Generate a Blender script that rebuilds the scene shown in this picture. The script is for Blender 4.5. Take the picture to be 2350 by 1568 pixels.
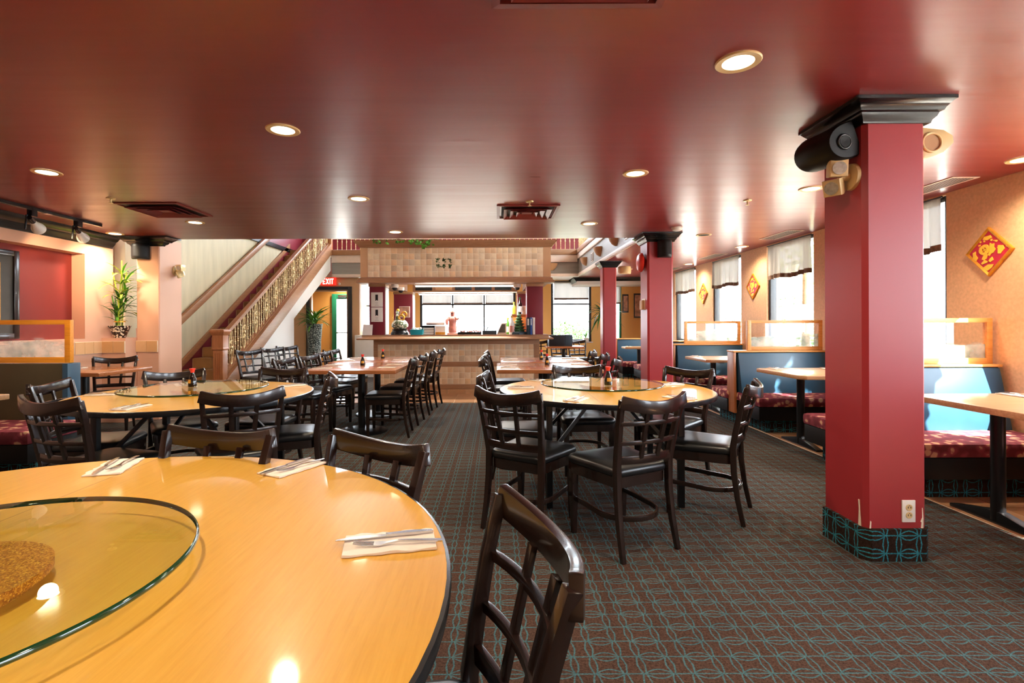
import bpy, bmesh, math, random
from mathutils import Vector, Matrix
random.seed(7)
for o in list(bpy.data.objects): bpy.data.objects.remove(o, do_unlink=True)
SC = bpy.context.scene
COL = SC.collection
PI = math.pi
# ------------------------------------------------------------------ camera, sky, sun, exposure
cam_d = bpy.data.cameras.new('camera'); cam = bpy.data.objects.new('camera', cam_d); COL.objects.link(cam)
cam_d.sensor_width = 36.0; cam_d.lens = 36.0*1170/2350
cam_d.shift_x = (1175-1140)/2350; cam_d.shift_y = (744-784)/2350
cam_d.clip_start = 0.05; cam_d.clip_end = 300
cam.matrix_world = Matrix.Translation((0,0,1.23)) @ Matrix.Rotation(PI/2,4,'X') @ Matrix.Rotation(-0.0035,4,'Z')
SC.camera = cam
W = bpy.data.worlds.new('sky'); SC.world = W; W.use_nodes = True
W.node_tree.nodes['Background'].inputs[0].default_value = (0.80,0.90,1.0,1)
W.node_tree.nodes['Background'].inputs[1].default_value = 16.0
sun_d = bpy.data.lights.new('sun','SUN'); sun = bpy.data.objects.new('sun', sun_d); COL.objects.link(sun)
sun_d.energy = 55.0; sun_d.angle = 0.01; sun_d.color = (1,0.93,0.82)
sun.rotation_euler = Vector((-0.42,0.62,-0.85)).to_track_quat('-Z','Y').to_euler()
LAMP_W = 15.0
SC.view_settings.view_transform = 'Standard'; SC.view_settings.look = 'None'
SC.view_settings.exposure = 0.55; SC.view_settings.gamma = 1.0; SC.view_settings.use_curve_mapping = False

# ------------------------------------------------------------------ materials
def hexc(h):
    h = h.lstrip('#'); c = [int(h[i:i+2],16)/255 for i in (0,2,4)]
    return tuple(x/12.92 if x <= .04045 else ((x+.055)/1.055)**2.4 for x in c)+(1,)
class NT:
    def __init__(s, name):
        s.m = bpy.data.materials.new(name); s.m.use_nodes = True
        s.t = s.m.node_tree; s.n = s.t.nodes; s.l = s.t.links
        s.b = s.n['Principled BSDF']; s.out = s.n['Material Output']
    def node(s, typ, **kw):
        n = s.n.new(typ)
        for k, v in kw.items(): setattr(n, k, v)
        return n
    def set(s, sock, v):
        if hasattr(v, 'is_output') or isinstance(v, bpy.types.NodeSocket): s.l.new(v, sock)
        else: sock.default_value = v
    def m_(s, op, a, b=0.0, c=0.0, clamp=False):
        n = s.node('ShaderNodeMath', operation=op, use_clamp=clamp)
        s.set(n.inputs[0], a); s.set(n.inputs[1], b)
        if len(n.inputs) > 2: s.set(n.inputs[2], c)
        return n.outputs[0]
    def mix(s, f, a, b):
        n = s.node('ShaderNodeMix', data_type='RGBA')
        s.set(n.inputs[0], f); s.set(n.inputs[6], a); s.set(n.inputs[7], b)
        return n.outputs[2]
    def pos(s, local=False):
        if local: return s.node('ShaderNodeTexCoord').outputs['Object']
        return s.node('ShaderNodeNewGeometry').outputs['Position']
    def noise(s, scale=5.0, detail=3.0, stretch=None, local=False, vec=None, rough=.5):
        v = vec or s.pos(local)
        if stretch:
            mp = s.node('ShaderNodeMapping'); s.l.new(v, mp.inputs[0]); mp.inputs['Scale'].default_value = stretch; v = mp.outputs[0]
        n = s.node('ShaderNodeTexNoise'); s.l.new(v, n.inputs['Vector']); n.inputs['Scale'].default_value = scale
        n.inputs['Detail'].default_value = detail; n.inputs['Roughness'].default_value = rough
        return n.outputs['Fac']
    def ramp(s, f, *stops):
        n = s.node('ShaderNodeValToRGB'); s.l.new(f, n.inputs[0]); e = n.color_ramp.elements
        while len(e) < len(stops): e.new(.5)
        for i,(p,c) in enumerate(stops): e[i].position = p; e[i].color = c
        return n.outputs[0]
    def bump(s, h, strength=.2, dist=.01):
        n = s.node('ShaderNodeBump'); s.l.new(h, n.inputs['Height']); n.inputs['Strength'].default_value = strength; n.inputs['Distance'].default_value = dist
        s.l.new(n.outputs[0], s.b.inputs['Normal'])
MATS = {}
def mat(name, color, rough=.5, metal=0, var=.0, scale=8.0, stretch=None, spec=.5, bump=0, local=False, emit=None, estr=0, coat=0):
    if name in MATS: return MATS[name]
    t = NT(name); c = hexc(color) if isinstance(color, str) else color
    t.b.inputs['Roughness'].default_value = rough; t.b.inputs['Metallic'].default_value = metal
    t.b.inputs['Specular IOR Level'].default_value = spec; t.b.inputs['Coat Weight'].default_value = coat
    t.b.inputs['Coat Roughness'].default_value = .08
    nz = t.noise(scale, 4, stretch, local)
    if var > 0:
        lo = tuple(x*(1-var) for x in c[:3])+(1,); hi = tuple(min(1,x*(1+var)) for x in c[:3])+(1,)
        t.set(t.b.inputs['Base Color'], t.ramp(nz, (.3,lo),(.7,hi)))
    else: t.b.inputs['Base Color'].default_value = c
    if bump: t.bump(nz, bump)
    if emit: t.b.inputs['Emission Color'].default_value = hexc(emit); t.b.inputs['Emission Strength'].default_value = estr
    MATS[name] = t.m; return t.m
def glass(name, tint=(1,1,1,1), ior=1.5, rough=0.0, frost=None):
    t = NT(name); t.n.remove(t.b)
    tr = t.node('ShaderNodeBsdfTransparent'); tr.inputs[0].default_value = tint
    gl = t.node('ShaderNodeBsdfGlossy'); gl.inputs['Roughness'].default_value = rough; gl.inputs[0].default_value = (1,1,1,1)
    fr = t.node('ShaderNodeFresnel'); fr.inputs[0].default_value = ior
    mx = t.node('ShaderNodeMixShader'); t.set(mx.inputs[0], t.m_('MULTIPLY', fr.outputs[0], t.m_('SUBTRACT', 1.0, t.node('ShaderNodeNewGeometry').outputs['Backfacing']))); t.l.new(tr.outputs[0], mx.inputs[1]); t.l.new(gl.outputs[0], mx.inputs[2])
    sh = mx.outputs[0]
    if frost:
        df = t.node('ShaderNodeBsdfDiffuse'); tl = t.node('ShaderNodeBsdfTranslucent')
        nz = t.noise(3.0, 5, (1.2,1.2,3.5)); sep = t.node('ShaderNodeSeparateXYZ'); t.l.new(t.pos(), sep.inputs[0])
        # etched landscape: hills low on the pane
        hz = t.m_('SUBTRACT', t.m_('MULTIPLY_ADD', nz, .34, frost[0]), sep.outputs[2])
        fac = t.m_('MULTIPLY', t.m_('MULTIPLY', hz, 22.0, clamp=True), t.m_('MULTIPLY_ADD', t.noise(7,5), 1.1, -.08, clamp=True))
        cc = t.ramp(t.noise(9,4), (.35,hexc('#9fb0a8')),(.65,hexc('#ece4d6')))
        t.l.new(cc, df.inputs[0]); t.l.new(cc, tl.inputs[0])
        m2 = t.node('ShaderNodeMixShader'); m2.inputs[0].default_value = .5; t.l.new(df.outputs[0], m2.inputs[1]); t.l.new(tl.outputs[0], m2.inputs[2])
        m3 = t.node('ShaderNodeMixShader'); t.set(m3.inputs[0], fac); t.l.new(sh, m3.inputs[1]); t.l.new(m2.outputs[0], m3.inputs[2]); sh = m3.outputs[0]
    t.l.new(sh, t.out.inputs[0]); MATS[name] = t.m; return t.m
def wood(name, c1, c2, axis=0, rough=.35, scale=5.0, coat=0, local=False, seam=None):
    t = NT(name); st = [14,14,14]; st[axis] = .9
    f = t.noise(scale, 5, tuple(st), local, rough=.6)
    c = t.ramp(f, (.3,hexc(c1)),(.7,hexc(c2)))
    if seam is not None:
        sp = t.node('ShaderNodeSeparateXYZ'); t.l.new(t.pos(True), sp.inputs[0])
        d = t.m_('ABSOLUTE', t.m_('SUBTRACT', sp.outputs[0], seam)); c = t.mix(t.m_('LESS_THAN', d, .0012), c, hexc('#8a5a1e'))
    t.l.new(c, t.b.inputs['Base Color']); t.b.inputs['Roughness'].default_value = rough
    t.b.inputs['Coat Weight'].default_value = coat; t.b.inputs['Coat Roughness'].default_value = .07
    MATS[name] = t.m; return t.m
def tilemat(name, cols, rough=.4, scale=18, rnd=True):
    t = NT(name); oi = t.node('ShaderNodeObjectInfo')
    c = t.ramp(oi.outputs['Random'], *[(i/(len(cols)-1), hexc(x)) for i, x in enumerate(cols)])
    nz = t.noise(scale, 4); c = t.mix(t.m_('MULTIPLY', t.m_('SUBTRACT', nz, .45, clamp=True), 1.6, clamp=True), c, hexc(cols[0]))
    t.l.new(c, t.b.inputs['Base Color']); t.b.inputs['Roughness'].default_value = rough
    MATS[name] = t.m; return t.m
def carpet(name, ax, ay, k=.62, t1='#4a969e', b1='#5c4438'):
    t = NT(name); sp = t.node('ShaderNodeSeparateXYZ'); t.l.new(t.pos(), sp.inputs[0])
    # slight wobble of the yarn
    w = t.m_('MULTIPLY', t.m_('SUBTRACT', t.noise(120,2), .5), .006)
    x = t.m_('ADD', sp.outputs[ax], w); y = t.m_('ADD', sp.outputs[ay], w)
    PX, PY, K = .172, .092, .104
    u = t.m_('FLOORED_MODULO', x, PX); row = t.m_('FLOORED_MODULO', t.m_('ADD', y, .004), PY)
    v = t.m_('SUBTRACT', row, PY/2)                       # lens row at v=0
    vv = t.m_('ABSOLUTE', v)
    un = t.m_('DIVIDE', u, K, clamp=True)
    lens = t.m_('MULTIPLY', t.m_('SINE', t.m_('MULTIPLY', un, PI)), .023)
    d1 = t.m_('ABSOLUTE', t.m_('SUBTRACT', vv, lens))     # arcs above and below (and the plain link beyond the knot)
    bow = t.m_('ADD', t.m_('MULTIPLY', t.m_('POWER', t.m_('MULTIPLY', vv, 2/PY), .5), .013), .001)
    uL = t.m_('MINIMUM', u, t.m_('SUBTRACT', PX, u))
    dk0 = t.m_('ABSOLUTE', t.m_('SUBTRACT', uL, bow)); dk1 = t.m_('ABSOLUTE', t.m_('SUBTRACT', t.m_('ABSOLUTE', t.m_('SUBTRACT', u, K)), bow))
    dl = t.m_('MINIMUM', t.m_('MINIMUM', d1, vv), t.m_('MINIMUM', dk0, dk1))
    line = t.m_('SUBTRACT', 1.0, t.m_('DIVIDE', t.m_('SUBTRACT', dl, .0014), .0030, clamp=True), clamp=True)
    pile = t.m_('ADD', t.m_('MULTIPLY', t.noise(420, 2), .55), t.m_('MULTIPLY', t.noise(110, 3), .45)); big = t.noise(2.2, 2)
    line = t.m_('MULTIPLY', line, t.m_('MULTIPLY_ADD', pile, .8, .45, clamp=True))
    base = t.ramp(pile, (.36,hexc('#24150f')),(.64,hexc(b1)))
    teal = t.ramp(pile, (.3,hexc('#1f4f58')),(.7,hexc(t1)))
    c = t.mix(t.m_('MULTIPLY', line, k), base, teal)
    t.l.new(c, t.b.inputs['Base Color']); t.b.inputs['Roughness'].default_value = .95; t.b.inputs['Specular IOR Level'].default_value = .1
    t.bump(pile, .5, .004); MATS[name] = t.m; return t.m

carpet('carpet',0,1); carpet('carpet_front',0,2,1.0,'#3fb3c4','#3a2a22'); carpet('carpet_side',1,2,1.0,'#3fb3c4','#3a2a22')
def ceilmat():
    t = NT('ceiling_red'); nz = t.noise(.7,2); st = t.noise(2.0,3,(.5,6,1))
    c = t.ramp(nz, (.3,hexc('#7e2424')),(.7,hexc('#8c2c2a')))
    t.l.new(c, t.b.inputs['Base Color']); t.set(t.b.inputs['Roughness'], t.m_('MULTIPLY_ADD', st, .14, .24)); t.b.inputs['Specular IOR Level'].default_value = .95; t.bump(t.noise(1.6,3,(.6,5,1)), .08, .02)
    MATS['ceiling_red'] = t.m
ceilmat()
mat('paint_red','#a12c31',.38,var=.05,scale=1.5); mat('paint_red_wall','#84261f',.5,var=.05,scale=1.2)
mat('paint_burgundy','#7c2532',.4,var=.05,scale=2); mat('black_gloss','#17181b',.25,var=.1,scale=6)
mat('paint_pink','#dcab90',.55,var=.04,scale=1.0); mat('paint_white','#d6cfc8',.55,var=.03,scale=1.0)
mat('paint_beige','#c2b494',.6,var=.1,scale=2,stretch=(1,4,.6)); mat('wallpaper','#d9ae84',.6,var=.10,scale=40,bump=.1)
mat('paint_orange','#e3ab5e',.55,var=.05,scale=1); mat('paint_tan','#c59a72',.55,var=.05,scale=1.5)
mat('grey_panel','#8f8a84',.5,var=.12,scale=3,stretch=(.4,.4,8)); mat('trim_white','#dcc8ba',.45,var=.04)
mat('window_black','#1b1d22',.35,var=.1); mat('chair_wood','#20120d',.26,var=.35,scale=6,stretch=(1,1,.25),local=True,coat=.35)
mat('vinyl_black','#17181a',.33,var=.2,scale=3,local=True); mat('steel_black','#101114',.3,var=.1)
mat('vinyl_blue','#21475f',.38,var=.12,scale=4,bump=.03); mat('vinyl_dark','#0e0e10',.5,var=.1,scale=5,spec=.3); mat('vinyl_olive','#4a3f2c',.6,spec=.2,var=.12,scale=4)
mat('napkin','#efe0d2',.8,var=.04,scale=30); mat('steel','#c9c9cc',.22,metal=1,var=.04); mat('chrome','#dcdcdc',.12,metal=1,var=.02)
mat('bottle_dark','#140b08',.08,var=.1,spec=.7); mat('cap_red','#e2362a',.35,var=.05); mat('label_gold','#d49a34',.5,var=.15,scale=60)
mat('brass','#d9c290',.3,metal=.45,var=.3,scale=25); mat('cream_plastic','#ddbd86',.4,var=.04); mat('white_plastic','#ece8e0',.4,var=.02)
mat('leaf','#4d8a22',.42,var=.35,scale=14); mat('leaf_sunny','#bccf93',.6,var=.2,scale=6); mat('leaf_light','#b4c63e',.42,var=.25,scale=14); mat('leaf_dark','#2e5a1c',.45,var=.35,scale=14)  # tree leaves nearly white: blown-out daylight is put into the sunny colour
mat('gold','#e5a83a',.3,metal=.6,var=.15,scale=30); mat('plaque_red','#c01f3c',.45,var=.06,scale=20); mat('gold_flat','#f2c63c',.4,var=.08,scale=30)
mat('lens','#fff3dc',.4,emit='#ffeccb',estr=9.0); mat('tube','#ffffff',.4,emit='#fff6ea',estr=5.0)
mat('exit_red','#c2201c',.4,emit='#ff2a1c',estr=.9); mat('exit_text','#ffe6d8',.4,emit='#ffd8c0',estr=3.0)
mat('concrete','#b9b4aa',.9,var=.12,scale=1.5); mat('green_paint','#1c7a5c',.4,var=.05); mat('teal_plastic','#27a6b5',.4,var=.05)
mat('vent_red','#7a2a26',.4,var=.05); mat('dark','#0c0b0b',.7,var=.1); mat('grout','#ecdcc4',.8,var=.06,scale=20)
mat('orange_box','#e08a3e',.6,var=.05); mat('red_ceramic','#d08a7a',.3,var=.3,scale=12); mat('binder_blue','#35579c',.5,var=.05); mat('binder_dark','#20313b',.5,var=.05)
mat('picture_mat','#4d4a42',.6,var=.15,scale=4); mat('picture_art','#b98a72',.6,var=.5,scale=9); mat('paper','#e9e2d6',.7,var=.03); mat('glass_green','#12351d',.06,spec=.8,var=.2)
mat('lamp_glass','#c9c4b8',.25,metal=.5,var=.3,scale=60); mat('beige_sconce','#b98c62',.6,var=.05); mat('chip','#ead9c2',.8,var=.1,scale=60); mat('bark','#5b4a39',.9,var=.3,scale=14)
mat('wood_stone','#b08c6c',.55,var=.2,scale=20)
def sheer():
    t = NT('sheer'); t.n.remove(t.b); c = hexc('#8d847b')
    d = t.node('ShaderNodeBsdfDiffuse'); d.inputs[0].default_value = c
    l = t.node('ShaderNodeBsdfTranslucent'); l.inputs[0].default_value = c
    r = t.node('ShaderNodeBsdfTransparent'); r.inputs[0].default_value = (.9,.87,.82,1)
    a = t.node('ShaderNodeMixShader'); a.inputs[0].default_value = .2; t.l.new(d.outputs[0], a.inputs[1]); t.l.new(l.outputs[0], a.inputs[2])
    b = t.node('ShaderNodeMixShader'); t.set(b.inputs[0], t.m_('MULTIPLY_ADD', t.noise(90,2), .03, .0)); t.l.new(a.outputs[0], b.inputs[1]); t.l.new(r.outputs[0], b.inputs[2])
    t.l.new(b.outputs[0], t.out.inputs[0]); MATS['sheer'] = t.m
sheer(); mat('hem','#6d5240',.8,var=.3,scale=40)
glass('pane'); glass('table_glass',(.93,.97,.92,1),1.52); glass('etched_right',frost=(.92,)); glass('clear_glass',(.95,.95,.95,1))
wood('wood_table','#d59d32','#e0aa42',1,.34,9,coat=.5,local=True,seam=-.16); wood('wood_cherry','#8e4f2c','#b06e40',0,.25,5,coat=.4)
wood('wood_trim','#956a49','#ab8160',0,.4,5); wood('wood_trim_y','#8d5c3a','#a5744d',1,.4,5); wood('wood_frame','#c98742','#e0a35c',0,.4,5); wood('wood_post','#9a5c34','#b67547',2,.35,5)
wood('wood_orange','#d98418','#f09c28',0,.4,5); wood('wood_booth','#b98a60','#d3a67a',0,.3,5,coat=.3)
tilemat('tile_bar',['#c4a98a','#e4c29a','#ead0aa','#cdbba3','#e6bd8e','#ecd6b6','#d8bc9a','#dfb489']); tilemat('tile_floor',['#a87a54','#b98a62','#c39a74'],.3)
tilemat('tile_stair',['#8a6238','#9c7346','#a67c4e'],.35,8); tilemat('tile_wall',['#d8a878','#e0b588','#d2a06c'])
def fabric():
    t = NT('floral'); v = t.node('ShaderNodeTexVoronoi'); t.l.new(t.pos(), v.inputs['Vector']); v.inputs['Scale'].default_value = 14
    n = t.noise(22,4); f = t.m_('ADD', t.m_('MULTIPLY', v.outputs['Distance'], .9), t.m_('MULTIPLY', n, .5))
    c = t.ramp(f, (.5,hexc('#d0a080')),(.6,hexc('#8c3444')),(.85,hexc('#6b1f2c')))
    t.l.new(c, t.b.inputs['Base Color']); t.b.inputs['Roughness'].default_value = .85; t.bump(n,.3,.01); MATS['floral'] = t.m
fabric()
def glitter():
    t = NT('glitter'); v = t.node('ShaderNodeTexVoronoi'); t.l.new(t.pos(), v.inputs['Vector']); v.inputs['Scale'].default_value = 380
    c = t.ramp(v.outputs['Color'], (.2,hexc('#9a5a10')),(.6,hexc('#c9821a')),(.9,hexc('#f4c04a')))
    t.l.new(c, t.b.inputs['Base Color']); t.b.inputs['Roughness'].default_value = .4; t.b.inputs['Metallic'].default_value = .4; MATS['glitter'] = t.m
glitter()
def mosaic(name, scale, c1, c2, thr):
    t = NT(name); v = t.node('ShaderNodeTexVoronoi'); t.l.new(t.pos(), v.inputs['Vector']); v.inputs['Scale'].default_value = scale
    c = t.ramp(v.outputs['Distance'], (thr,hexc(c1)),(thr+.06,hexc(c2)))
    t.l.new(c, t.b.inputs['Base Color']); t.b.inputs['Roughness'].default_value = .3; MATS[name] = t.m
mosaic('mosaic',38,'#e8dcc4','#2a1a12',.42); mosaic('pebble',62,'#c9d2c4','#10201a',.32); mosaic('scroll',30,'#e9e0c8','#5d6a4a',.4)

# ------------------------------------------------------------------ mesh building
class MB:
    def __init__(s): s.v = []; s.f = []
    def add(s, vs, fs):
        n = len(s.v); s.v += [tuple(p) for p in vs]; s.f += [tuple(i+n for i in f) for f in fs]; return s
    def box(s, x0,x1,y0,y1,z0,z1):
        return s.add([(x0,y0,z0),(x1,y0,z0),(x1,y1,z0),(x0,y1,z0),(x0,y0,z1),(x1,y0,z1),(x1,y1,z1),(x0,y1,z1)],
                     [(3,2,1,0),(4,5,6,7),(0,1,5,4),(1,2,6,5),(2,3,7,6),(3,0,4,7)])
    def prism(s, poly, a0, a1, axis='z'):
        n = len(poly)
        def P(p,a):
            return (p[0],p[1],a) if axis=='z' else ((p[0],a,p[1]) if axis=='y' else (a,p[0],p[1]))
        vs = [P(p,a0) for p in poly]+[P(p,a1) for p in poly]
        return s.add(vs, [tuple(range(n-1,-1,-1)), tuple(range(n,2*n))]+[(i,(i+1)%n,n+(i+1)%n,n+i) for i in range(n)])
    def rings(s, rings, cap=True, close=True):
        n = len(rings[0]); vs = [p for r in rings for p in r]; fs = []
        for k in range(len(rings)-1):
            for i in range(n if close else n-1):
                j = (i+1)%n; fs.append((k*n+i,k*n+j,(k+1)*n+j,(k+1)*n+i))
        if cap: fs += [tuple(range(n-1,-1,-1)), tuple(range((len(rings)-1)*n, len(rings)*n))]
        return s.add(vs, fs)
    def lathe(s, prof, seg=24, c=(0,0,0), axis=None):
        R = []
        for r,z in prof:
            ring = [Vector((max(r,1e-4)*math.cos(2*PI*i/seg), max(r,1e-4)*math.sin(2*PI*i/seg), z)) for i in range(seg)]
            if axis is not None:
                q = Vector((0,0,1)).rotation_difference(Vector(axis)); ring = [q @ p for p in ring]
            R.append([p+Vector(c) for p in ring])
        return s.rings(R)
    def tube(s, pts, r, seg=8, cap=True, closed=False):
        pts = [Vector(p) for p in pts]; n = len(pts); R = []; ref = None
        for i,p in enumerate(pts):
            if closed: t = pts[(i+1)%n]-pts[i-1]
            else: t = pts[min(i+1,n-1)]-pts[max(i-1,0)]
            t = t.normalized()
            if ref is None: ref = Vector((0,0,1)) if abs(t.z) < .9 else Vector((1,0,0))
            a = t.cross(ref).normalized(); b = a.cross(t).normalized(); ref = b
            rr = r[i] if isinstance(r,(list,tuple)) else r
            R.append([p+(a*math.cos(2*PI*k/seg)+b*math.sin(2*PI*k/seg))*rr for k in range(seg)])
        if closed: R.append(R[0]); cap = False
        return s.rings(R, cap)
    def sweep(s, pts, w, h, up=(0,0,1)):
        """rectangular section: w sideways, h along up"""
        pts = [Vector(p) for p in pts]; n = len(pts); R = []; up = Vector(up)
        for i,p in enumerate(pts):
            t = (pts[min(i+1,n-1)]-pts[max(i-1,0)]).normalized(); a = t.cross(up).normalized(); b = a.cross(t).normalized()
            ww = (w[i] if isinstance(w,(list,tuple)) else w)/2; hh = (h[i] if isinstance(h,(list,tuple)) else h)/2
            R.append([p-a*ww-b*hh, p+a*ww-b*hh, p+a*ww+b*hh, p-a*ww+b*hh])
        return s.rings(R)
    def sqring(s, cx, cy, hx, hy, prof):
        """crown moulding round a rectangle, prof = [(overhang, z)]"""
        return s.rings([[(cx-hx-o,cy-hy-o,z),(cx+hx+o,cy-hy-o,z),(cx+hx+o,cy+hy+o,z),(cx-hx-o,cy+hy+o,z)] for o,z in prof])
    def ball(s, c, r, seg=12, sz=1.0):
        n = seg//2; return s.lathe([(r*math.sin(PI*i/n), -r*sz*math.cos(PI*i/n)) for i in range(n+1)], seg, c)
    def mesh(s, name, m, origin=(0,0,0), smooth=None, bevel=0):
        me = bpy.data.meshes.new(name); o = Vector(origin)
        me.from_pydata([tuple(Vector(p)-o) for p in s.v], [], s.f)
        bm = bmesh.new(); bm.from_mesh(me); bmesh.ops.recalc_face_normals(bm, faces=bm.faces)
        if bevel:
            es = [e for e in bm.edges if len(e.link_faces)==2 and e.calc_face_angle(0) > .5]
            bmesh.ops.bevel(bm, geom=es, offset=bevel, segments=2, profile=.6, affect='EDGES', clamp_overlap=True)
        bm.to_mesh(me); bm.free()
        if smooth is not None or bevel:
            me.shade_smooth(); me.set_sharp_from_angle(angle=math.radians(smooth or 40))
        me.materials.append(MATS[m]); return me
def link(name, me, parent=None):
    o = bpy.data.objects.new(name, me); COL.objects.link(o)
    if parent: o.parent = parent
    return o
def wloc(p):
    v = Vector(p.location)
    return v + wloc(p.parent) if p.parent else v
def part(parent, name, mb, m, smooth=None, bevel=0, label=None, local=False):
    """mb in world coordinates (parents are never rotated there) unless local"""
    o = link(name, mb.mesh(name, m, (0,0,0) if local else wloc(parent), smooth, bevel), parent)
    if label: o['label'] = label
    return o
def tag(o, label, cat, group=None):
    o['label'] = label; o['category'] = cat
    if group: o['group'] = group
    return o
def thing(name, label, cat, loc=(0,0,0), group=None):
    o = bpy.data.objects.new(name, None); COL.objects.link(o); o.location = loc; o.empty_display_size = .1
    return tag(o, label, cat, group)
def struct(name, mb=None, m=None, loc=(0,0,0), smooth=None, bevel=0):
    if mb is None: o = bpy.data.objects.new(name, None); COL.objects.link(o); o.location = loc
    else: o = link(name, mb.mesh(name, m, loc, smooth, bevel)); o.location = loc
    o['kind'] = 'structure'; return o
def solo(name, mb, m, loc, label, cat, group=None, smooth=None, bevel=0, local=False):
    o = link(name, mb.mesh(name, m, (0,0,0) if local else loc, smooth, bevel)); o.location = loc
    return tag(o, label, cat, group)
def copy_tree(o, parent=None):
    c = o.copy(); COL.objects.link(c); c.parent = parent
    for ch in list(o.children): copy_tree(ch, c)
    return c
USED = set()
def place(proto, loc, rz=0, label=None, group=None):
    o = proto
    if proto.name in USED: o = copy_tree(proto)
    USED.add(proto.name); o.location = loc; o.rotation_euler = (0,0,rz)
    if label: o['label'] = label
    if group: o['group'] = group
    return o
def face(fx, fy): return math.atan2(fy,fx)-PI/2
def arc(n, f): return [f(i/(n-1)) for i in range(n)]
CE = 2.375     # height of the low ceiling
# ------------------------------------------------------------------ the setting
struct('floor', MB().box(-7.6,4.15,-2.6,13.6,-.12,0), 'carpet')
def tiled_floor(name, x0,x1,y0,y1, nx, ny, m='tile_floor'):
    o = struct(name, MB().box(x0,x1,y0,y1,0,.004), 'grout', (x0,y0,0))
    sx, sy = (x1-x0)/nx, (y1-y0)/ny
    me = MB().box(.004,sx-.004,.004,sy-.004,.004,.010).mesh('tile', m)
    for i in range(nx):
        for j in range(ny):
            t = link('tile', me, o); t.location = (i*sx, j*sy, 0)
    return o
tiled_floor('floor_bar', -3.9,1.26,7.95,8.94,16,3)
tiled_floor('floor_booth', 2.99,3.98,.0,11.4,3,34)

def wall_open(name, axis, c0, c1, a0, a1, z0, z1, holes, m):
    """wall slab across axis ('x': constant x, runs along y); holes = [(a,b,zlo,zhi)] sorted"""
    mb = MB()
    def bx(p,q,r,s):
        if q-p < 1e-4 or s-r < 1e-4: return
        mb.box(c0,c1,p,q,r,s) if axis=='x' else mb.box(p,q,c0,c1,r,s)
    cur = a0
    for (p,q,r,s) in holes:
        bx(cur,p,z0,z1); bx(p,q,z0,r); bx(p,q,s,z1); cur = q
    bx(cur,a1,z0,z1)
    loc = (c0,a0,z0) if axis=='x' else (a0,c0,z0)
    return struct(name, mb, m, loc)
WR = [(-1.18,-.06),(.72,1.84),(2.62,3.73),(4.51,5.62),(6.40,7.51),(8.30,9.41),(10.19,11.37)]
XR = 3.98
wall_open('wall_right','x',XR,XR+.17,-2.6,13.4,0,2.38,[(a,b,.85,2.36) for a,b in WR],'wallpaper')
WB = [(-4.30,-3.70,0,2.03),(-3.66,-3.10,.95,2.36),(-2.02,.50,.80,2.36),(1.43,2.49,.76,2.36),(3.02,3.28,.76,2.3)]
wall_open('wall_back','y',13.4,13.57,-5.25,4.15,0,2.38,WB,'paint_orange')
wall_open('wall_upper','y',13.4,13.57,-5.25,4.15,2.38,5.4,[(-4.6,2.6,3.5,5.1)],'paint_burgundy')
struct('wall_upper_side', MB().box(-5.25,-5.1,2,13.4,3.06,5.4),'paint_burgundy',(-5.25,2,3.06))
wall_open('wall_upper_right','x',XR,XR+.17,2,13.4,2.38,5.4,[(3,12,3.6,5.0)],'paint_beige')
struct('wall_upper_front', MB().box(-5.25,4.15,1.85,2,3.0,5.4),'paint_beige',(-5.25,1.85,3))
struct('ceiling_upper', MB().box(-5.25,4.15,1.85,13.57,5.4,5.5),'paint_white',(-5.25,1.85,5.4))
struct('wall_front', MB().box(-5.3,4.15,-2.75,-2.6,0,2.4),'wallpaper',(-5.3,-2.75,0))
# low ceiling and the floor above it
struct('ceiling', MB().box(-5.3,XR,-2.6,6.8,CE,3.0),'ceiling_red',(-5.3,-2.6,CE))
struct('ceiling_booths', MB().box(2.0,XR,6.8,13.4,CE,3.0),'ceiling_red',(2,6.8,CE))
struct('ceiling_rear', MB().box(-3.98,2.0,12.34,13.4,CE,3.0),'paint_white',(-3.98,12.34,CE))
struct('ceiling_landing', MB().box(-5.1,-3.98,12.62,13.4,CE,2.87),'paint_white',(-5.1,12.62,CE))
# left wall with the red recess
mb = MB().box(-5.3,-5.0,-2.6,6.85,0,1.07).box(-5.3,-5.0,-2.6,6.65,2.1,CE).box(-5.3,-5.0,-2.6,3.6,1.07,2.1).box(-5.3,-5.0,6.19,6.65,1.07,2.1)
struct('wall_left', mb,'paint_pink',(-5.3,-2.6,0))
struct('wall_recess', MB().box(-5.32,-5.16,3.6,6.19,1.07,2.1),'paint_red_wall',(-5.32,3.6,1.07))
struct('wall_low', MB().box(-5.0,-4.7,6.45,6.85,0,1.07),'paint_pink',(-5,6.45,0))
struct('wall_stair', MB().box(-5.25,-5.1,7.0,13.4,0,3.02),'paint_beige',(-5.25,7,0))
struct('trim_1', MB().box(-5.12,-5.06,7.0,13.3,3.0,3.09),'black_gloss',(-5.12,7,3))
# corridor seen through the opening
struct('wall_corridor', MB().box(-7.6,-5.25,8.6,8.75,0,2.4).box(-7.6,-7.5,6.85,8.6,0,2.4).box(-7.6,-5.3,6.70,6.85,0,2.4),'paint_pink',(-7.6,6.7,0))
struct('ceiling_corridor', MB().box(-7.6,-5.25,6.7,8.75,2.4,2.5),'paint_white',(-7.6,6.7,2.4))
d = struct('door_3', None, None, (-6.2,8.58,0)); part(d,'leaf',MB().box(-6.65,-5.80,8.54,8.60,.0,1.78),'paint_white',bevel=.005); part(d,'door_frame',MB().box(-6.73,-6.65,8.53,8.6,0,2.05).box(-5.80,-5.72,8.53,8.6,0,2.05).box(-6.65,-5.8,8.53,8.6,1.98,2.05),'window_black'); part(d,'transom',MB().box(-6.65,-5.8,8.55,8.6,1.78,1.98),'paint_tan')
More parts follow.
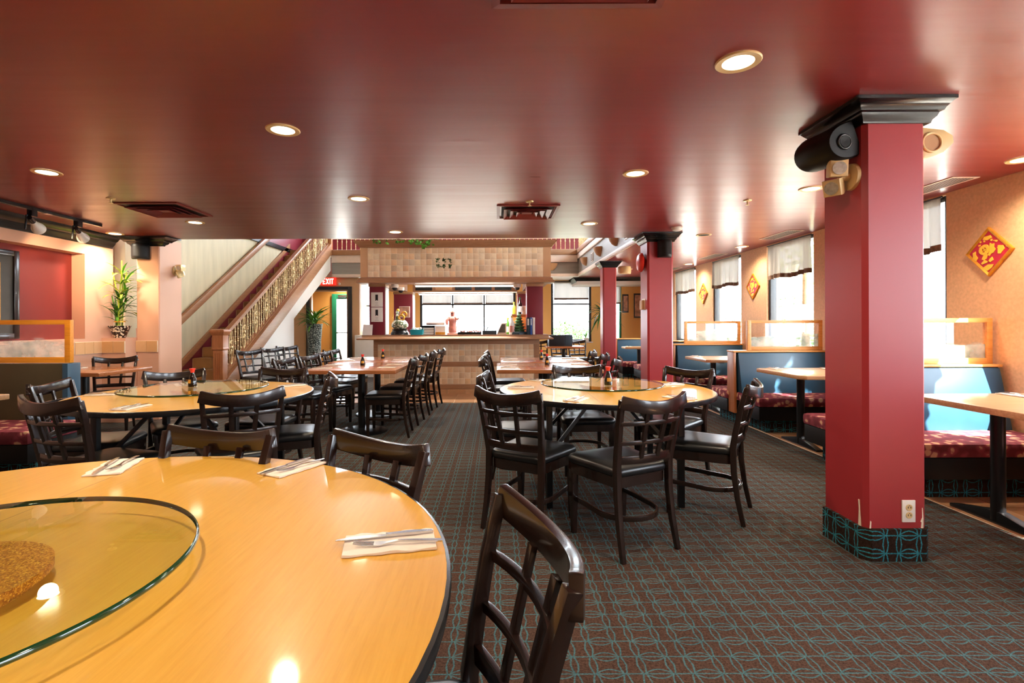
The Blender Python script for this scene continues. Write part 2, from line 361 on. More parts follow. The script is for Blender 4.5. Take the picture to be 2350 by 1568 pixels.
# tile strip on the left pier
st = struct('trim_2', MB().box(-4.70,-4.42,6.638,6.65,.88,1.03),'grout',(-4.70,6.638,.88))
me = MB().box(.002,.138,-.006,.0,.004,.146).mesh('tile','tile_wall')
for i in range(2): t = link('tile',me,st); t.location = (i*.14,0,0)
st = struct('trim_7', MB().box(-4.985,-4.70,6.438,6.45,.88,1.03),'grout',(-4.985,6.438,.88))
for i in range(2): t = link('tile',me,st); t.location = (i*.1425,0,0)
st = struct('trim_3', MB().box(-5.0,-4.988,6.03,6.44,.88,1.03),'grout',(-5.0,6.03,.88))
me = MB().box(.012,.018,.002,.135,.004,.146).mesh('tile','tile_wall')
for i in range(3): t = link('tile',me,st); t.location = (0,i*.137,0)
# left pier as a column thing later; crown along the left wall
prof = [(0,-.15),(.018,-.15),(.022,-.13),(.05,-.10),(.06,-.075),(.085,-.06),(.12,-.02),(.125,0),(0,0)]
mb = MB().rings([[(-5.0+o,y,CE+z) for o,z in prof] for y in (-2.6,6.62)])
struct('trim_4', mb,'black_gloss',(-5,-2.6,CE-.15),smooth=35)
# fascia of the gallery
f = struct('trim_5', None, None, (2.0,6.8,CE))
part(f,'panel',MB().box(1.985,2.0,6.8,12.34,CE+.06,2.86),'grey_panel'); part(f,'lower_moulding',MB().box(1.955,2.0,6.8,12.30,CE,CE+.07),'trim_white',bevel=.008); part(f,'upper_moulding',MB().box(1.95,2.0,6.8,12.30,2.80,2.92),'trim_white',bevel=.01); part(f,'rail_base',MB().box(1.93,2.03,6.8,12.30,2.92,3.03),'wood_trim_y',bevel=.008)
f = struct('trim_6', None, None, (-4.0,12.3,CE))
part(f,'panel',MB().box(-3.98,1.985,12.325,12.34,CE+.06,2.86),'grey_panel'); part(f,'lower_moulding',MB().box(-3.98,1.955,12.295,12.34,CE,CE+.07),'trim_white',bevel=.008); part(f,'upper_moulding',MB().box(-3.98,1.95,12.29,12.34,2.72,2.90),'trim_white',bevel=.01); part(f,'rail_base',MB().box(-3.98,1.93,12.27,12.37,2.90,3.03),'wood_trim',bevel=.008)
# bulkhead with black crown under the gallery
f = struct('ceiling_bulkhead', None, None, (1.9,12.5,2.2))
part(f,'soffit',MB().box(1.98,3.97,12.62,13.39,2.20,CE),'paint_white'); part(f,'crown',MB().sqring(2.98,13.1,.98,.44,[(-.02,2.24),(.0,2.24),(.03,2.27),(.05,2.30),(.10,2.35),(.11,CE-.002),(-.02,CE-.002)]),'black_gloss',smooth=35)
# exit wall, vestibule, green door
wall_open('wall_exit','y',12.45,12.55,-5.1,-3.35,0,CE,[(-4.56,-3.62,0,2.08)],'paint_tan')
struct('wall_vestibule', MB().box(-3.50,-3.42,12.55,13.4,0,CE),'paint_orange',(-3.5,12.55,0))
d = struct('door_1', None, None, (-4.1,12.42,0))
part(d,'door_frame',MB().box(-4.64,-4.56,12.41,12.56,0,2.16).box(-3.62,-3.53,12.41,12.56,0,2.16).box(-4.56,-3.62,12.41,12.56,2.08,2.16),'window_black',bevel=.004)
part(d,'inner_casing',MB().box(-4.56,-4.52,12.44,12.54,0,2.08).box(-3.66,-3.62,12.44,12.54,0,2.08).box(-4.52,-3.66,12.44,12.54,2.04,2.08),'wood_trim')
d = struct('door_2', None, None, (-4.1,13.37,0))
part(d,'door_frame',MB().box(-4.30,-4.18,13.30,13.39,0,2.03).box(-3.80,-3.70,13.30,13.39,0,2.03).box(-4.18,-3.80,13.30,13.39,1.90,2.03),'green_paint',bevel=.004)
part(d,'bottom_rail',MB().box(-4.18,-3.80,13.31,13.38,0,.2),'green_paint'); part(d,'pane',MB().box(-4.18,-3.80,13.34,13.35,.2,1.90),'pane'); h = part(d,'push_bar',MB().tube([(-4.18,13.27,1.02),(-3.80,13.27,1.02)],.018).box(-4.18,-4.14,13.27,13.32,1.0,1.04),'steel',smooth=40); part(d,'door_closer',MB().box(-4.12,-3.9,13.22,13.3,1.94,2.0),'steel',bevel=.01)
# windows
def window(n, axis, c, a0, a1, z0, z1, bars_a=(), bars_z=(), t=.05, m='window_black', d=.09):
    mid = (a0+a1)/2; loc = (c,mid,z0) if axis=='x' else (mid,c,z0)
    w = struct('window_%d'%n, None, None, loc)
    def B(mb,p,q,r,s,dd=d): return mb.box(c,c+dd,p,q,r,s) if axis=='x' else mb.box(p,q,c,c+dd,r,s)
    mb = MB(); B(mb,a0,a0+t,z0,z1); B(mb,a1-t,a1,z0,z1); B(mb,a0+t,a1-t,z0,z0+t); B(mb,a0+t,a1-t,z1-t,z1)
    part(w,'frame',mb,m,bevel=.004)
    for a in bars_a: part(w,'mullion',B(MB(),a-.02,a+.02,z0+t,z1-t),m)
    for z in bars_z: part(w,'transom',B(MB(),a0+t,a1-t,z-.02,z+.02),m)
    As = [a0+t]+sorted(bars_a)+[a1-t]
    for i in range(len(As)-1):
        mb = MB(); p,q = As[i],As[i+1]
        mb.box(c+.04,c+.046,p,q,z0+t,z1-t) if axis=='x' else mb.box(p,q,c+.04,c+.046,z0+t,z1-t)
        part(w,'pane',mb,'pane')
    s = MB(); s.box(c-.05,c+.02,a0-.03,a1+.03,z0-.03,z0) if axis=='x' else s.box(a0-.03,a1+.03,c-.06,c+.02,z0-.03,z0)
    part(w,'sill',s,'trim_white')
    L = bpy.data.lights.new('portal','AREA'); L.shape = 'RECTANGLE'; L.size = a1-a0; L.size_y = z1-z0; L.cycles.is_portal = True
    lo = bpy.data.objects.new('window_daylight', L); COL.objects.link(lo); lo.location = (c+.2,mid,(z0+z1)/2) if axis=='x' else (mid,c+.2,(z0+z1)/2)
    lo.rotation_euler = Vector((-1,0,0) if axis=='x' else (0,-1,0)).to_track_quat('-Z','Z').to_euler()
    return w
for i,(a,b) in enumerate(WR): window(i+1,'x',XR+.03,a,b,.85,2.36)
window(8,'y',13.43,-3.66,-3.10,.95,2.36,(),(1.72,))
window(9,'y',13.43,-2.02,.50,.80,2.36,(-1.16,-.33),(1.75,),t=.06)
window(10,'y',13.43,1.43,2.49,.76,2.36,(),(1.75,),t=.06)
window(11,'y',13.43,3.02,3.28,.76,2.3,m='green_paint')
window(12,'y',13.43,-4.6,2.6,3.5,5.1,(-2.8,-1,.8))  # unseen upper window, added so sky light falls on the stairs
window(13,'x',XR+.03,3,12,3.6,5.0,(5,7,9,10.5))
# ------------------------------------------------------------------ curtains
def curtain(axis, c, a0, a1, ztop, zbot, label, hem=.06, amp=.016, waves=7, drop=0.0, cat='curtain'):
    n = 61; base = []
    t = thing('valance_curtain', label, cat, (c,(a0+a1)/2,ztop) if axis=='x' else ((a0+a1)/2,c,ztop))
    ph = random.random()*6
    def ring(z, k):
        r = []
        for i in range(n):
            s = i/(n-1); a = a0+(a1-a0)*s; o = amp*k*(math.sin(s*waves*2*PI+ph)+.5*math.sin(s*waves*3.3*PI+ph*2))
            zz = z + (drop*math.sin(s*PI*3+ph) if z < ztop-.05 else 0)
            r.append((c-.03+o,a,zz) if axis=='x' else (a,c-.03+o,zz))
        return r
    zs = [ztop - (ztop-zbot-hem)*i/6 for i in range(7)]
    part(t,'cloth',MB().rings([ring(z,.3+.7*i/6) for i,z in enumerate(zs)],cap=False,close=False),'sheer',smooth=60)
    part(t,'hem',MB().rings([ring(zbot+hem,1.02),ring(zbot,1.05)],cap=False,close=False),'hem',smooth=60)
    part(t,'rod',MB().tube([(c-.03,a0-.02,ztop),(c-.03,a1+.02,ztop)] if axis=='x' else [(a0-.02,c-.03,ztop),(a1+.02,c-.03,ztop)],.008),'window_black',smooth=50)
    return t
names = ['just behind the nearest red pillar','left of the nearest red pillar','in the middle window between two gold plaques','in the far window beside the second red pillar']
for (a,b),nm in zip(WR[3:],names): curtain('x',XR+.02,a+.05,b-.05,2.35,1.86,'sheer grey half curtain with brown hem '+nm,drop=.012)
curtain('x',XR+.02,WR[2][0]+.05,WR[2][1]-.05,2.35,1.86,'sheer grey half curtain beside the nearest booth, at right edge of the room')
curtain('y',13.42,1.5,2.42,2.34,1.86,'rose patterned roman blind over the back window with green bush',hem=.05,amp=.006,waves=3)
for i,(a,b) in enumerate([(-1.95,-1.19),(-1.13,-.36),(-.30,.44)]): curtain('y',13.42,a,b,2.34,1.76,['left','middle','right'][i]+' pale roman blind of the three behind the bar',hem=.03,amp=.006,waves=3)
curtain('y',13.42,3.04,3.26,2.28,1.75,'narrow brown curtain on the slim green-framed window',hem=.04,amp=.006,waves=2)
# ------------------------------------------------------------------ columns
def column(label, x0,x1,y0,y1, m='paint_red', over=.087, skirt=True, ch=.022, crown=None):
    c = thing('column', label, 'column', ((x0+x1)/2,(y0+y1)/2,0))
    poly = [(x0+ch,y0),(x1-ch,y0),(x1,y0+ch),(x1,y1-ch),(x1-ch,y1),(x0+ch,y1),(x0,y1-ch),(x0,y0+ch)]
    part(c,'shaft',MB().prism(poly,0,CE),m)
    if skirt:
        e = .018; mb = MB()
        mb.box(x0+ch,x1-ch,y0-e,y0,0,.165); part(c,'carpet_skirt',mb,'carpet_front')
        mb = MB().box(x0-e,x0,y0+ch,y1-ch,0,.165).box(x1,x1+e,y0+ch,y1-ch,0,.165)
        for (p,q) in (((x0+ch,y0-e),(x0-e,y0+ch)),((x1+e,y0+ch),(x1-ch,y0-e))):
            mb.prism([p,q,(q[0]+(x0+x1-2*q[0])*.05,q[1]+.02),(p[0]+(x0+x1-2*p[0])*.05,p[1]+.02)],0,.165)
        part(c,'carpet_skirt',mb,'carpet_side')
    pr = [(.004,CE-.115),(.012,CE-.115),(.016,CE-.10),(.030,CE-.085),(.036,CE-.068),(.05,CE-.062),(.055,CE-.05),(.078,CE-.022),(over,CE-.018),(over,CE-.001)]
    q = crown or ((x0+x1)/2,(y0+y1)/2,(x1-x0)/2,(y1-y0)/2,1)
    pr = [(a*q[4],b) for a,b in pr]
    part(c,'crown',MB().sqring(q[0],q[1],q[2],q[3],pr),'black_gloss',smooth=35)
    return c
c1 = column('nearest red pillar with black crown, beside the booths', 1.905,2.23,2.64,2.98)
def chip(poly, y): return MB().prism(poly, y-.002, y, 'y')
part(c1,'paint_chip',chip([(1.926,.165),(1.934,.165),(1.936,.20),(1.930,.205),(1.928,.185)],2.641),'chip')
part(c1,'paint_chip',chip([(2.192,.165),(2.205,.165),(2.206,.21),(2.202,.27),(2.198,.27),(2.199,.22),(2.190,.20),(2.196,.195)],2.641),'chip')
part(c1,'paint_chip',MB().prism([(2.668,.165),(2.69,.165),(2.685,.25),(2.69,.30),(2.68,.30),(2.676,.24)],1.903,1.9055,'x'),'chip')
column('second red pillar with fire bell and black speaker', 1.905,2.23,6.43,6.77)
column('slim farthest red pillar near the back window', 1.95,2.20,9.35,9.62,over=.075)
lc = column('pale pink pillar with black crown beside the staircase', -4.7,-4.40,6.65,7.13,'paint_pink',over=.10,skirt=False,ch=.012,crown=(-4.55,6.655,.19,.005,1.5))
# electrical outlet
o = thing('wall_outlet','white double power outlet low on the nearest red pillar','outlet',(2.126,2.64,.20))
part(o,'cover_plate',MB().box(2.092,2.160,2.633,2.64,.198,.312),'white_plastic',bevel=.002)
for z in (.235,.275):
    s_ = part(o,'socket',MB().lathe([(.0,0),(.0165,0),(.0165,.004),(0,.004)],18,(2.126,2.634,z),(0,-1,0)),'cream_plastic',smooth=40)
    part(s_,'slot',MB().box(2.118,2.1205,2.6285,2.631,z-.004,z+.006).box(2.1315,2.134,2.6285,2.631,z-.004,z+.006).box(2.1245,2.1275,2.6285,2.631,z+.008,z+.011),'dark')
# ------------------------------------------------------------------ chairs
def back_y(z): return -.205-.085*max(0,(z-.47)/.39)
def back_hw(z): return .180+.035*max(0,(z-.47)/.39)
def back_pt(s, z, bow=None):
    b = .03+.018*(z-.47)/.39 if bow is None else bow
    return (s*back_hw(z), back_y(z)-b*(1-s*s), z)
def outline(k, n=6):
    pts = []; F, R, D0, D1 = .218*k, .186*k, -.205*k, .215*k
    for (cx,cy,a0,r) in ((F-.06*k,D1-.06*k,0,.06*k),(-F+.06*k,D1-.06*k,PI/2,.06*k),(-R+.05*k,D0+.05*k,PI,.05*k),(R-.05*k,D0+.05*k,1.5*PI,.05*k)):
        pts += [(cx+r*math.cos(a0+PI/2*i/(n-1)), cy+r*math.sin(a0+PI/2*i/(n-1))) for i in range(n)]
    return pts
def make_chair():
    t = thing('dining_chair','','chair',group='lattice-back dining chairs')
    mb = MB().rings([[(x,y,z) for x,y in outline(k)] for k,z in ((.97,.418),(1.02,.432),(1.02,.448),(.985,.462),(.90,.470),(.6,.474))])
    part(t,'seat',mb,'vinyl_black',smooth=60,local=True)
    part(t,'seat_rail',MB().rings([[(x,y,z) for x,y in outline(.97)] for z in (.362,.418)]),'chair_wood',smooth=40,local=True)
    for s in (-1,1):
        part(t,'front_leg',MB().rings([[(s*.185+dx*w,.178+dy*w,z) for dx,dy in ((-1,-1),(1,-1),(1,1),(-1,1))] for w,z in ((.013,0),(.020,.25),(.021,.43))]),'chair_wood',bevel=.003,local=True)
        pts = [(s*.190,-.262,0),(s*.184,-.228,.16),(s*.180,-.208,.32),(s*.180,-.203,.47),(s*.1885,-.220,.57),(s*.201,-.250,.72),(s*.2135,-.2835,.842)]
        part(t,'rear_post',MB().sweep(pts,[.024,.028,.032,.032,.03,.028,.026],[.026,.03,.034,.036,.034,.03,.026],up=(0,1,0)),'chair_wood',bevel=.003,local=True)
    top = [(s*.222, -.285-.058*(1-s*s), .798+.034*s*s) for s in [-1+i/8 for i in range(17)]]
    part(t,'top_rail',MB().sweep(top,.024,.068),'chair_wood',bevel=.005,local=True)
    for z,h in ((.715,.022),(.610,.022),(.515,.042)):
        part(t,'cross_rail',MB().sweep([back_pt(-1+i/6,z) for i in range(13)],.016,h),'chair_wood',bevel=.002,local=True)
    for s in (-.33,.33):
        part(t,'slat',MB().sweep([back_pt(s*(.9+.1*i/4),.52+.265*i/4) for i in range(5)],.026,.014,up=(0,1,0)),'chair_wood',bevel=.002,local=True)
    st = [(.178,.17,.205),(.178,.06,.2)]+[(.178*math.cos(a), -.055-.172*math.sin(a), .192) for a in [PI/2*i/7 for i in range(0,8)]]
    st += [(-x,y,z) for x,y,z in st[-2::-1]]
    part(t,'stretcher',MB().sweep(st,.016,.028),'chair_wood',bevel=.003,local=True)
    return t
CH = make_chair()
def chair(tx, ty, fx, fy, label):
    """(tx,ty): middle of the top rail seen from above; (fx,fy): way the sitter faces"""
    n = math.hypot(fx,fy); fx /= n; fy /= n
    return place(CH, (tx+fx*.30, ty+fy*.30, 0), face(fx,fy), label)
G = 'dark lattice-back chair '
for a in [
 (.075,.96,-.97,-.24,G+'in the foreground, right of the nearest round table'),
 (-.39,1.69,-.56,-.83,G+'with reddish-brown rail, at far right side of the nearest table'),
 (-1.0,1.85,-.2,-.98,G+'with reddish-brown rail, at far side of the nearest table'),
 (-2.35,2.66,.28,.96,G+'seen from behind at front left of the left round table'),
 (-1.46,2.94,-.55,.83,G+'seen from behind at front right of the left round table'),
 (-1.24,3.80,-.93,-.30,G+'seen side-on at the right of the left round table'),
 (-3.0,3.41,.97,.2,G+'at the left of the left round table, before the olive booth back'),
 (-2.68,4.24,.66,-.75,G+'behind the left round table, in front of the pink pillar'),
 (-1.86,4.46,-.15,-1,G+'behind the left round table, in front of the cherry table'),
 (-4.6,6.15,.45,-.9,G+'at the small table under the wall tiles and bamboo'),
 # right round table
 (.05,2.93,.55,.83,G+'seen from behind at front left of the right round table'),
 (.83,2.66,-.45,.89,G+'seen from behind at front of the right round table'),
 (1.62,3.22,-.80,.50,G+'seen side-on at the right of the right round table'),
 (-.10,3.86,.99,-.1,G+'at the left of the right round table, half hidden'),
 (.72,4.60,.05,-1,G+'facing the camera behind the right round table'),
 (1.62,4.30,-.75,-.65,G+'behind the right round table, before the second red pillar'),
]: chair(*a)
H2 = 'black lattice-back chair '
for i,(x,y) in enumerate([(-.93,5.72),(-.91,6.38),(-.88,7.08),(-.83,7.72)]): chair(x,y,-1,[-.06,.05,-.03,.08][i],H2+['nearest','second from the front','third from the front','farthest'][i]+' on the right side of the left cherry tables')
for i,(x,y) in enumerate([(-2.42,5.78),(-2.36,6.37),(-2.44,7.10),(-2.50,7.67)]): chair(x,y,1,[-.2,-.25,-.2,-.25][i],H2+['nearest','second from the front','third from the front','farthest'][i]+' on the left side of the left cherry tables')
for i,(x,y) in enumerate([(-3.76,7.72),(-3.74,8.48),(-3.74,9.06)]): chair(x,y,.86,-.5,H2+['nearest','middle','farthest'][i]+' of the three lined up against the stair wall')
for i,(x,y) in enumerate([(-.15,5.55),(-.14,6.22),(-.13,7.0)]): chair(x,y,1,[.1,.0,.05][i],H2+['nearest','middle','farthest'][i]+' on the left side of the right cherry tables')
for i,(x,y) in enumerate([(1.32,5.58),(1.36,6.40),(1.34,7.1)]): chair(x,y,-.9,[.35,.35,.3][i],H2+['nearest','middle','farthest'][i]+' on the right side of the right cherry tables')
for a in [(1.86,11.9,.1,-1,H2+'facing the camera below the back window'),(1.5,12.45,.1,-1,H2+'behind the black box by the back window'),(.95,11.7,.3,.95,H2+'peeking out past the right end of the bar'),(2.75,11.75,-1,-.2,H2+'seen side-on left of the farthest red pillar')]: chair(*a)

# ------------------------------------------------------------------ round tables
def round_table(x, y, r, label):
    t = thing('round_table', label, 'table', (x,y,0), 'round folding tables')
    part(t,'tabletop',MB().lathe([(0,.722),(r-.004,.722),(r-.004,.750),(0,.750)],96,(x,y,0)),'wood_table',smooth=30)
    part(t,'edge_band',MB().rings([[(x+(r+o)*math.cos(2*PI*i/96),y+(r+o)*math.sin(2*PI*i/96),z) for i in range(96)] for o,z in ((-.006,.716),(.003,.720),(.005,.735),(.003,.748),(-.004,.7505),(-.006,.748),(-.006,.716))],cap=False),'black_gloss',smooth=50)
    part(t,'frame',MB().box(x-.5*r/.76,x+.5*r/.76,y-.36,y-.33,.69,.722).box(x-.5*r/.76,x+.5*r/.76,y+.33,y+.36,.69,.722),'steel_black')
    for sx in (-1,1):
        for sy in (-1,1): part(t,'leg',MB().box(x+sx*.44-.02,x+sx*.44+.02,y+sy*.345-.02,y+sy*.345+.02,0,.70),'steel_black',bevel=.003)
        part(t,'cross_bar',MB().box(x+sx*.44-.012,x+sx*.44+.012,y-.33,y+.33,.30,.335),'steel_black')
        for sy in (-1,1): part(t,'brace',MB().sweep([(x+sx*.42,y+sy*.30,.36),(x+sx*.14,y+sy*.22,.69)],.022,.022,up=(0,1,0)),'steel_black')
    return t
RT = [(-1.06,.90,.97,'nearest large yellow round table at bottom left'),(-2.10,3.57,.765,'yellow round table at left with soy sauce bottle, near the staircase'),(.79,3.76,.765,'yellow round table in the middle, left of the nearest red pillar')]
for a in RT: round_table(*a)
def lazy_susan(x, y, r, rb, label):
    t = thing('lazy_susan', label, 'lazy susan', (x,y,.75), 'glass lazy susans')
    part(t,'glass_disc',MB().lathe([(0,.783),(r-.003,.783),(r-.003,.795),(0,.795)],96,(x,y,0)),'table_glass',smooth=30)
    part(t,'glass_edge',MB().rings([[(x+(r+o)*math.cos(2*PI*i/128),y+(r+o)*math.sin(2*PI*i/128),z) for i in range(128)] for o,z in ((-.003,.783),(.0,.784),(.0025,.789),(.0,.794),(-.003,.795))],cap=False),'glass_green',smooth=60)
    part(t,'turntable_base',MB().lathe([(0,.7505),(rb-.02,.7505),(rb-.02,.765),(rb,.767),(rb,.7825),(0,.7825)],48,(x,y,0)),'glitter',smooth=40)
lazy_susan(-1.0,.885,.415,.175,'glass lazy susan with gold glitter base on the nearest table')
lazy_susan(-2.12,3.60,.465,.16,'glass lazy susan on the left round table')
lazy_susan(.77,3.77,.443,.16,'glass lazy susan on the middle round table')
# ------------------------------------------------------------------ soy sauce bottles
def make_bottle():
    t = thing('soy_sauce_bottle','','bottle',group='soy sauce bottles')
    part(t,'body',MB().lathe([(0,0),(.026,0),(.028,.006),(.028,.03),(.024,.055),(.016,.078),(.0115,.092),(.0115,.102),(0,.102)],24),'bottle_dark',smooth=50,local=True)
    part(t,'cap',MB().lathe([(0,.100),(.0125,.100),(.014,.112),(.020,.126),(.020,.129),(0,.129)],20),'cap_red',smooth=40,local=True)
    part(t,'glass_foot',MB().lathe([(0,-.0),(.0265,0),(.0285,.004),(.0275,.007),(0,.007)],24),'clear_glass',smooth=40,local=True)
    rg = lambda k: [(.0291*k[0]*math.cos(a),.0291*k[0]*math.sin(a),k[1]) for a in [-PI/2-.62+1.24*i/8 for i in range(9)]]
    part(t,'label',MB().rings([rg((1.0,.026)),rg((.985,.033)),(rg((.90,.052)))],cap=False,close=False),'label_gold',smooth=60,local=True)
    return t
BT = make_bottle()
for x,y,z,rz,l in [(-2.15,3.60,.795,-.5,'on the left round lazy susan'),(.79,3.62,.795,.1,'on the middle round lazy susan'),(-1.58,6.0,.75,.3,'on the nearer left cherry table'),(-1.61,7.2,.75,.3,'on the farther left cherry table'),(.60,6.85,.75,0,'on the farther right cherry table'),(.59,5.98,.75,0,'on the nearer right cherry table')]:
    place(BT,(x,y,z+.0005),rz,'dark soy sauce bottle with red cap '+l)
# ------------------------------------------------------------------ rectangular tables
def cherry_table(x0,x1,y0,y1,label,base=True):
    cx,cy = (x0+x1)/2,(y0+y1)/2
    t = thing('dining_table',label,'table',(cx,cy,0),'cherry dining tables')
    part(t,'tabletop',MB().box(x0,x1,y0,y1,.71,.75),'wood_cherry',bevel=.006)
    part(t,'pedestal',MB().lathe([(.04,.02),(.042,.7),(.04,.7)],20,(cx,cy,0)),'steel_black',smooth=40)
    part(t,'top_plate',MB().box(cx-.25,cx+.25,cy-.04,cy+.04,.69,.71).box(cx-.04,cx+.04,cy-.25,cy+.25,.69,.71),'steel_black')
    part(t,'base_disc',MB().lathe([(0,0),(.29,0),(.29,.012),(.22,.03),(.06,.045),(0,.045)],40,(cx,cy,0)),'steel_black',smooth=40)
cherry_table(-2.06,-1.06,5.33,6.42,'nearer of the two cherry wood tables left of the aisle')
cherry_table(-2.14,-1.14,6.46,7.55,'farther of the two cherry wood tables left of the aisle')
cherry_table(.0,1.12,5.33,6.27,'nearer of the two cherry wood tables right of the aisle')
cherry_table(.05,1.15,6.38,7.3,'farther of the two cherry wood tables right of the aisle')
cherry_table(-5.0+.05,-4.02,5.15,5.95,'small cherry wood table by the left wall under the tile strip')
cherry_table(1.05,1.85,10.75,11.4,'small table carrying a black box near the back window')
bx = thing('black_box','black box on the small table by the back window','box',(1.42,11.0,.75)); part(bx,'case',MB().box(1.12,1.46,10.95,11.25,.7505,.99),'vinyl_dark',bevel=.01); part(bx,'side_panel',MB().box(1.465,1.63,10.97,11.25,.7505,.99),'binder_dark',bevel=.008)
# ------------------------------------------------------------------ place settings: napkin, knife, fork
def rag(n, f): return [f(i) for i in range(n)]
nl, nw = .195, .105
top = []; ring0 = []; ring1 = []
edge = [( -nw/2+nw*i/8+0, -nl/2) for i in range(9)]+[(nw/2+.004*math.sin(i*2.1), -nl/2+nl*i/12) for i in range(1,13)]+[(nw/2-nw*i/8, nl/2) for i in range(1,9)]+[(-nw/2-.002*math.sin(i*1.7), nl/2-nl*i/12) for i in range(1,12)]
NAP = MB().rings([[(x,y,0) for x,y in edge],[(x*1.01,y*1.005,.0025) for x,y in edge],[(x*.99,y*.99,.005+.0012*math.sin(x*90+y*60)) for x,y in edge],[(x*.5,y*.5,.0052) for x,y in edge]]).mesh('napkin','napkin',smooth=50)
kn = MB().sweep([(0,-.105,.0035),(0,-.06,.0045),(0,-.0,.005)],[.010,.013,.011],[.004,.006,.005]); kn.prism([(-.006,0),(.0055,0),(.0085,.03),(.0085,.075),(.002,.105),(-.004,.108),(-.006,.09)],.003,.0046)
KNF = kn.mesh('knife','steel',smooth=40)
fk = MB().sweep([(0,-.10,.003),(0,-.06,.005),(0,-.01,.007),(0,.015,.004),(0,.03,.0025)],[.013,.010,.006,.009,.019],[.003,.003,.004,.003,.002])
fk.box(-.011,.011,.03,.045,.0015,.0035)
for i in range(4): fk.sweep([(-.009+.006*i,.044,.0025),(-.009+.006*i,.07,.004),(-.009+.006*i,.088,.008)],[.0035,.003,.0018],.0018)
FRK = fk.mesh('fork','steel',smooth=40)
def setting(x, y, z, ix, iy, where, full=True):
    """(ix,iy): from the diner towards the table middle"""
    rz = face(ix,iy); R = Matrix.Rotation(rz,3,'Z')
    j = random.uniform(-.06,.06)
    for nm,me,off,dz,rr,lab,cat,g in (('napkin',NAP,(0,0),.0006,j,'folded pale napkin ','napkin','napkins'),('knife',KNF,(.022,.008),.0068,j+.05,'steel table knife ','knife','table knives'),('fork',FRK,(-.020,-.01),.0068,j-.08,'steel fork ','fork','forks')):
        if not full and nm != 'napkin': continue
        p = R @ Vector((off[0],off[1],0)); o = link(nm, me); o.location = (x+p.x,y+p.y,z+dz); o.rotation_euler = (0,0,rz+rr)
        tag(o, lab+(where), cat, g)
Z = .7505
tb = [((-1.06,.90),[(-.235,1.115,'at the right edge of the nearest table'),(-.68,1.70,'at the far right of the nearest table'),(-1.29,1.72,'at the far side of the nearest table')]),
      ((-2.10,3.57),[(-2.72,3.52,'at the left edge of the left round table'),(-2.13,2.97,'at the front of the left round table'),(-2.52,4.09,'at the back left of the left round table'),(-2.0,4.21,'at the back of the left round table'),(-1.60,4.0,'at the back right of the left round table')]),
      ((.79,3.76),[(.18,3.82,'at the left edge of the middle round table'),(.50,3.22,'at the front left of the middle round table'),(.37,4.27,'at the back left of the middle round table'),(1.17,3.27,'at the front right of the middle round table'),(1.36,4.0,'at the right edge of the middle round table'),(.98,4.38,'at the back of the middle round table')])]
for c,l in tb:
    for x,y,w in l: setting(x,y,Z,c[0]-x,c[1]-y,w)
for x,y,ix,w in [(-1.22,5.66,-1,'at the front right of the nearer left cherry table'),(-1.22,6.1,-1,'at the back right of the nearer left cherry table'),(-1.30,6.9,-1,'at the right of the farther left cherry table'),(-1.92,5.60,1,'at the front left of the nearer left cherry table'),(-1.92,6.05,1,'at the back left of the nearer left cherry table'),(-1.98,6.75,1,'at the front left of the farther left cherry table'),(-1.98,7.25,1,'at the back left of the farther left cherry table'),
   (.14,5.58,1,'at the front left of the nearer right cherry table'),(.14,6.02,1,'at the back left of the nearer right cherry table'),(.19,6.62,1,'at the front left of the farther right cherry table'),(.19,7.02,1,'at the back left of the farther right cherry table'),(.98,6.05,-1,'at the right of the nearer right cherry table'),(1.0,6.6,-1,'at the front right of the farther right cherry table'),(1.0,7.05,-1,'at the back right of the farther right cherry table'),
   (-4.75,5.35,1,'at the front of the small left wall table'),(-4.75,5.75,1,'at the back of the small left wall table')]:
    setting(x,y,Z,ix,0,w)
# ------------------------------------------------------------------ booths along the windows
XB = 2.87
def seat_unit(t, x0, x1, y0, y1, sgn, yb, vin, toe=.10, left=True):
    """bench between y0 (front) and yb (back): sgn -1 faces the camera"""
    F, Bk = (y0,yb)
    part(t,'seat_box',MB().box(x0+.01,x1,min(F+(-sgn)*.02,Bk),max(F+(-sgn)*.02,Bk),.155,.305),'vinyl_dark',bevel=.006)
    f2 = F-sgn*toe
    lo,hi = min(f2,Bk),max(f2,Bk)
    part(t,'carpet_skirt',MB().box(x0+.13,x1,lo,hi,0,.155),'carpet_front')
    sx = x0+.128 if left else x1
    part(t,'carpet_skirt',MB().box(min(x0+.127,x0+.13),x0+.1305,lo,hi,0,.155) if left else MB().box(x1,x1+.003,lo,hi,0,.155),'carpet_side')
    lo,hi = min(F,Bk),max(F,Bk)
    part(t,'seat_cushion',MB().box(x0,x1-.01,lo,hi,.305,.405),'floral',bevel=.03)
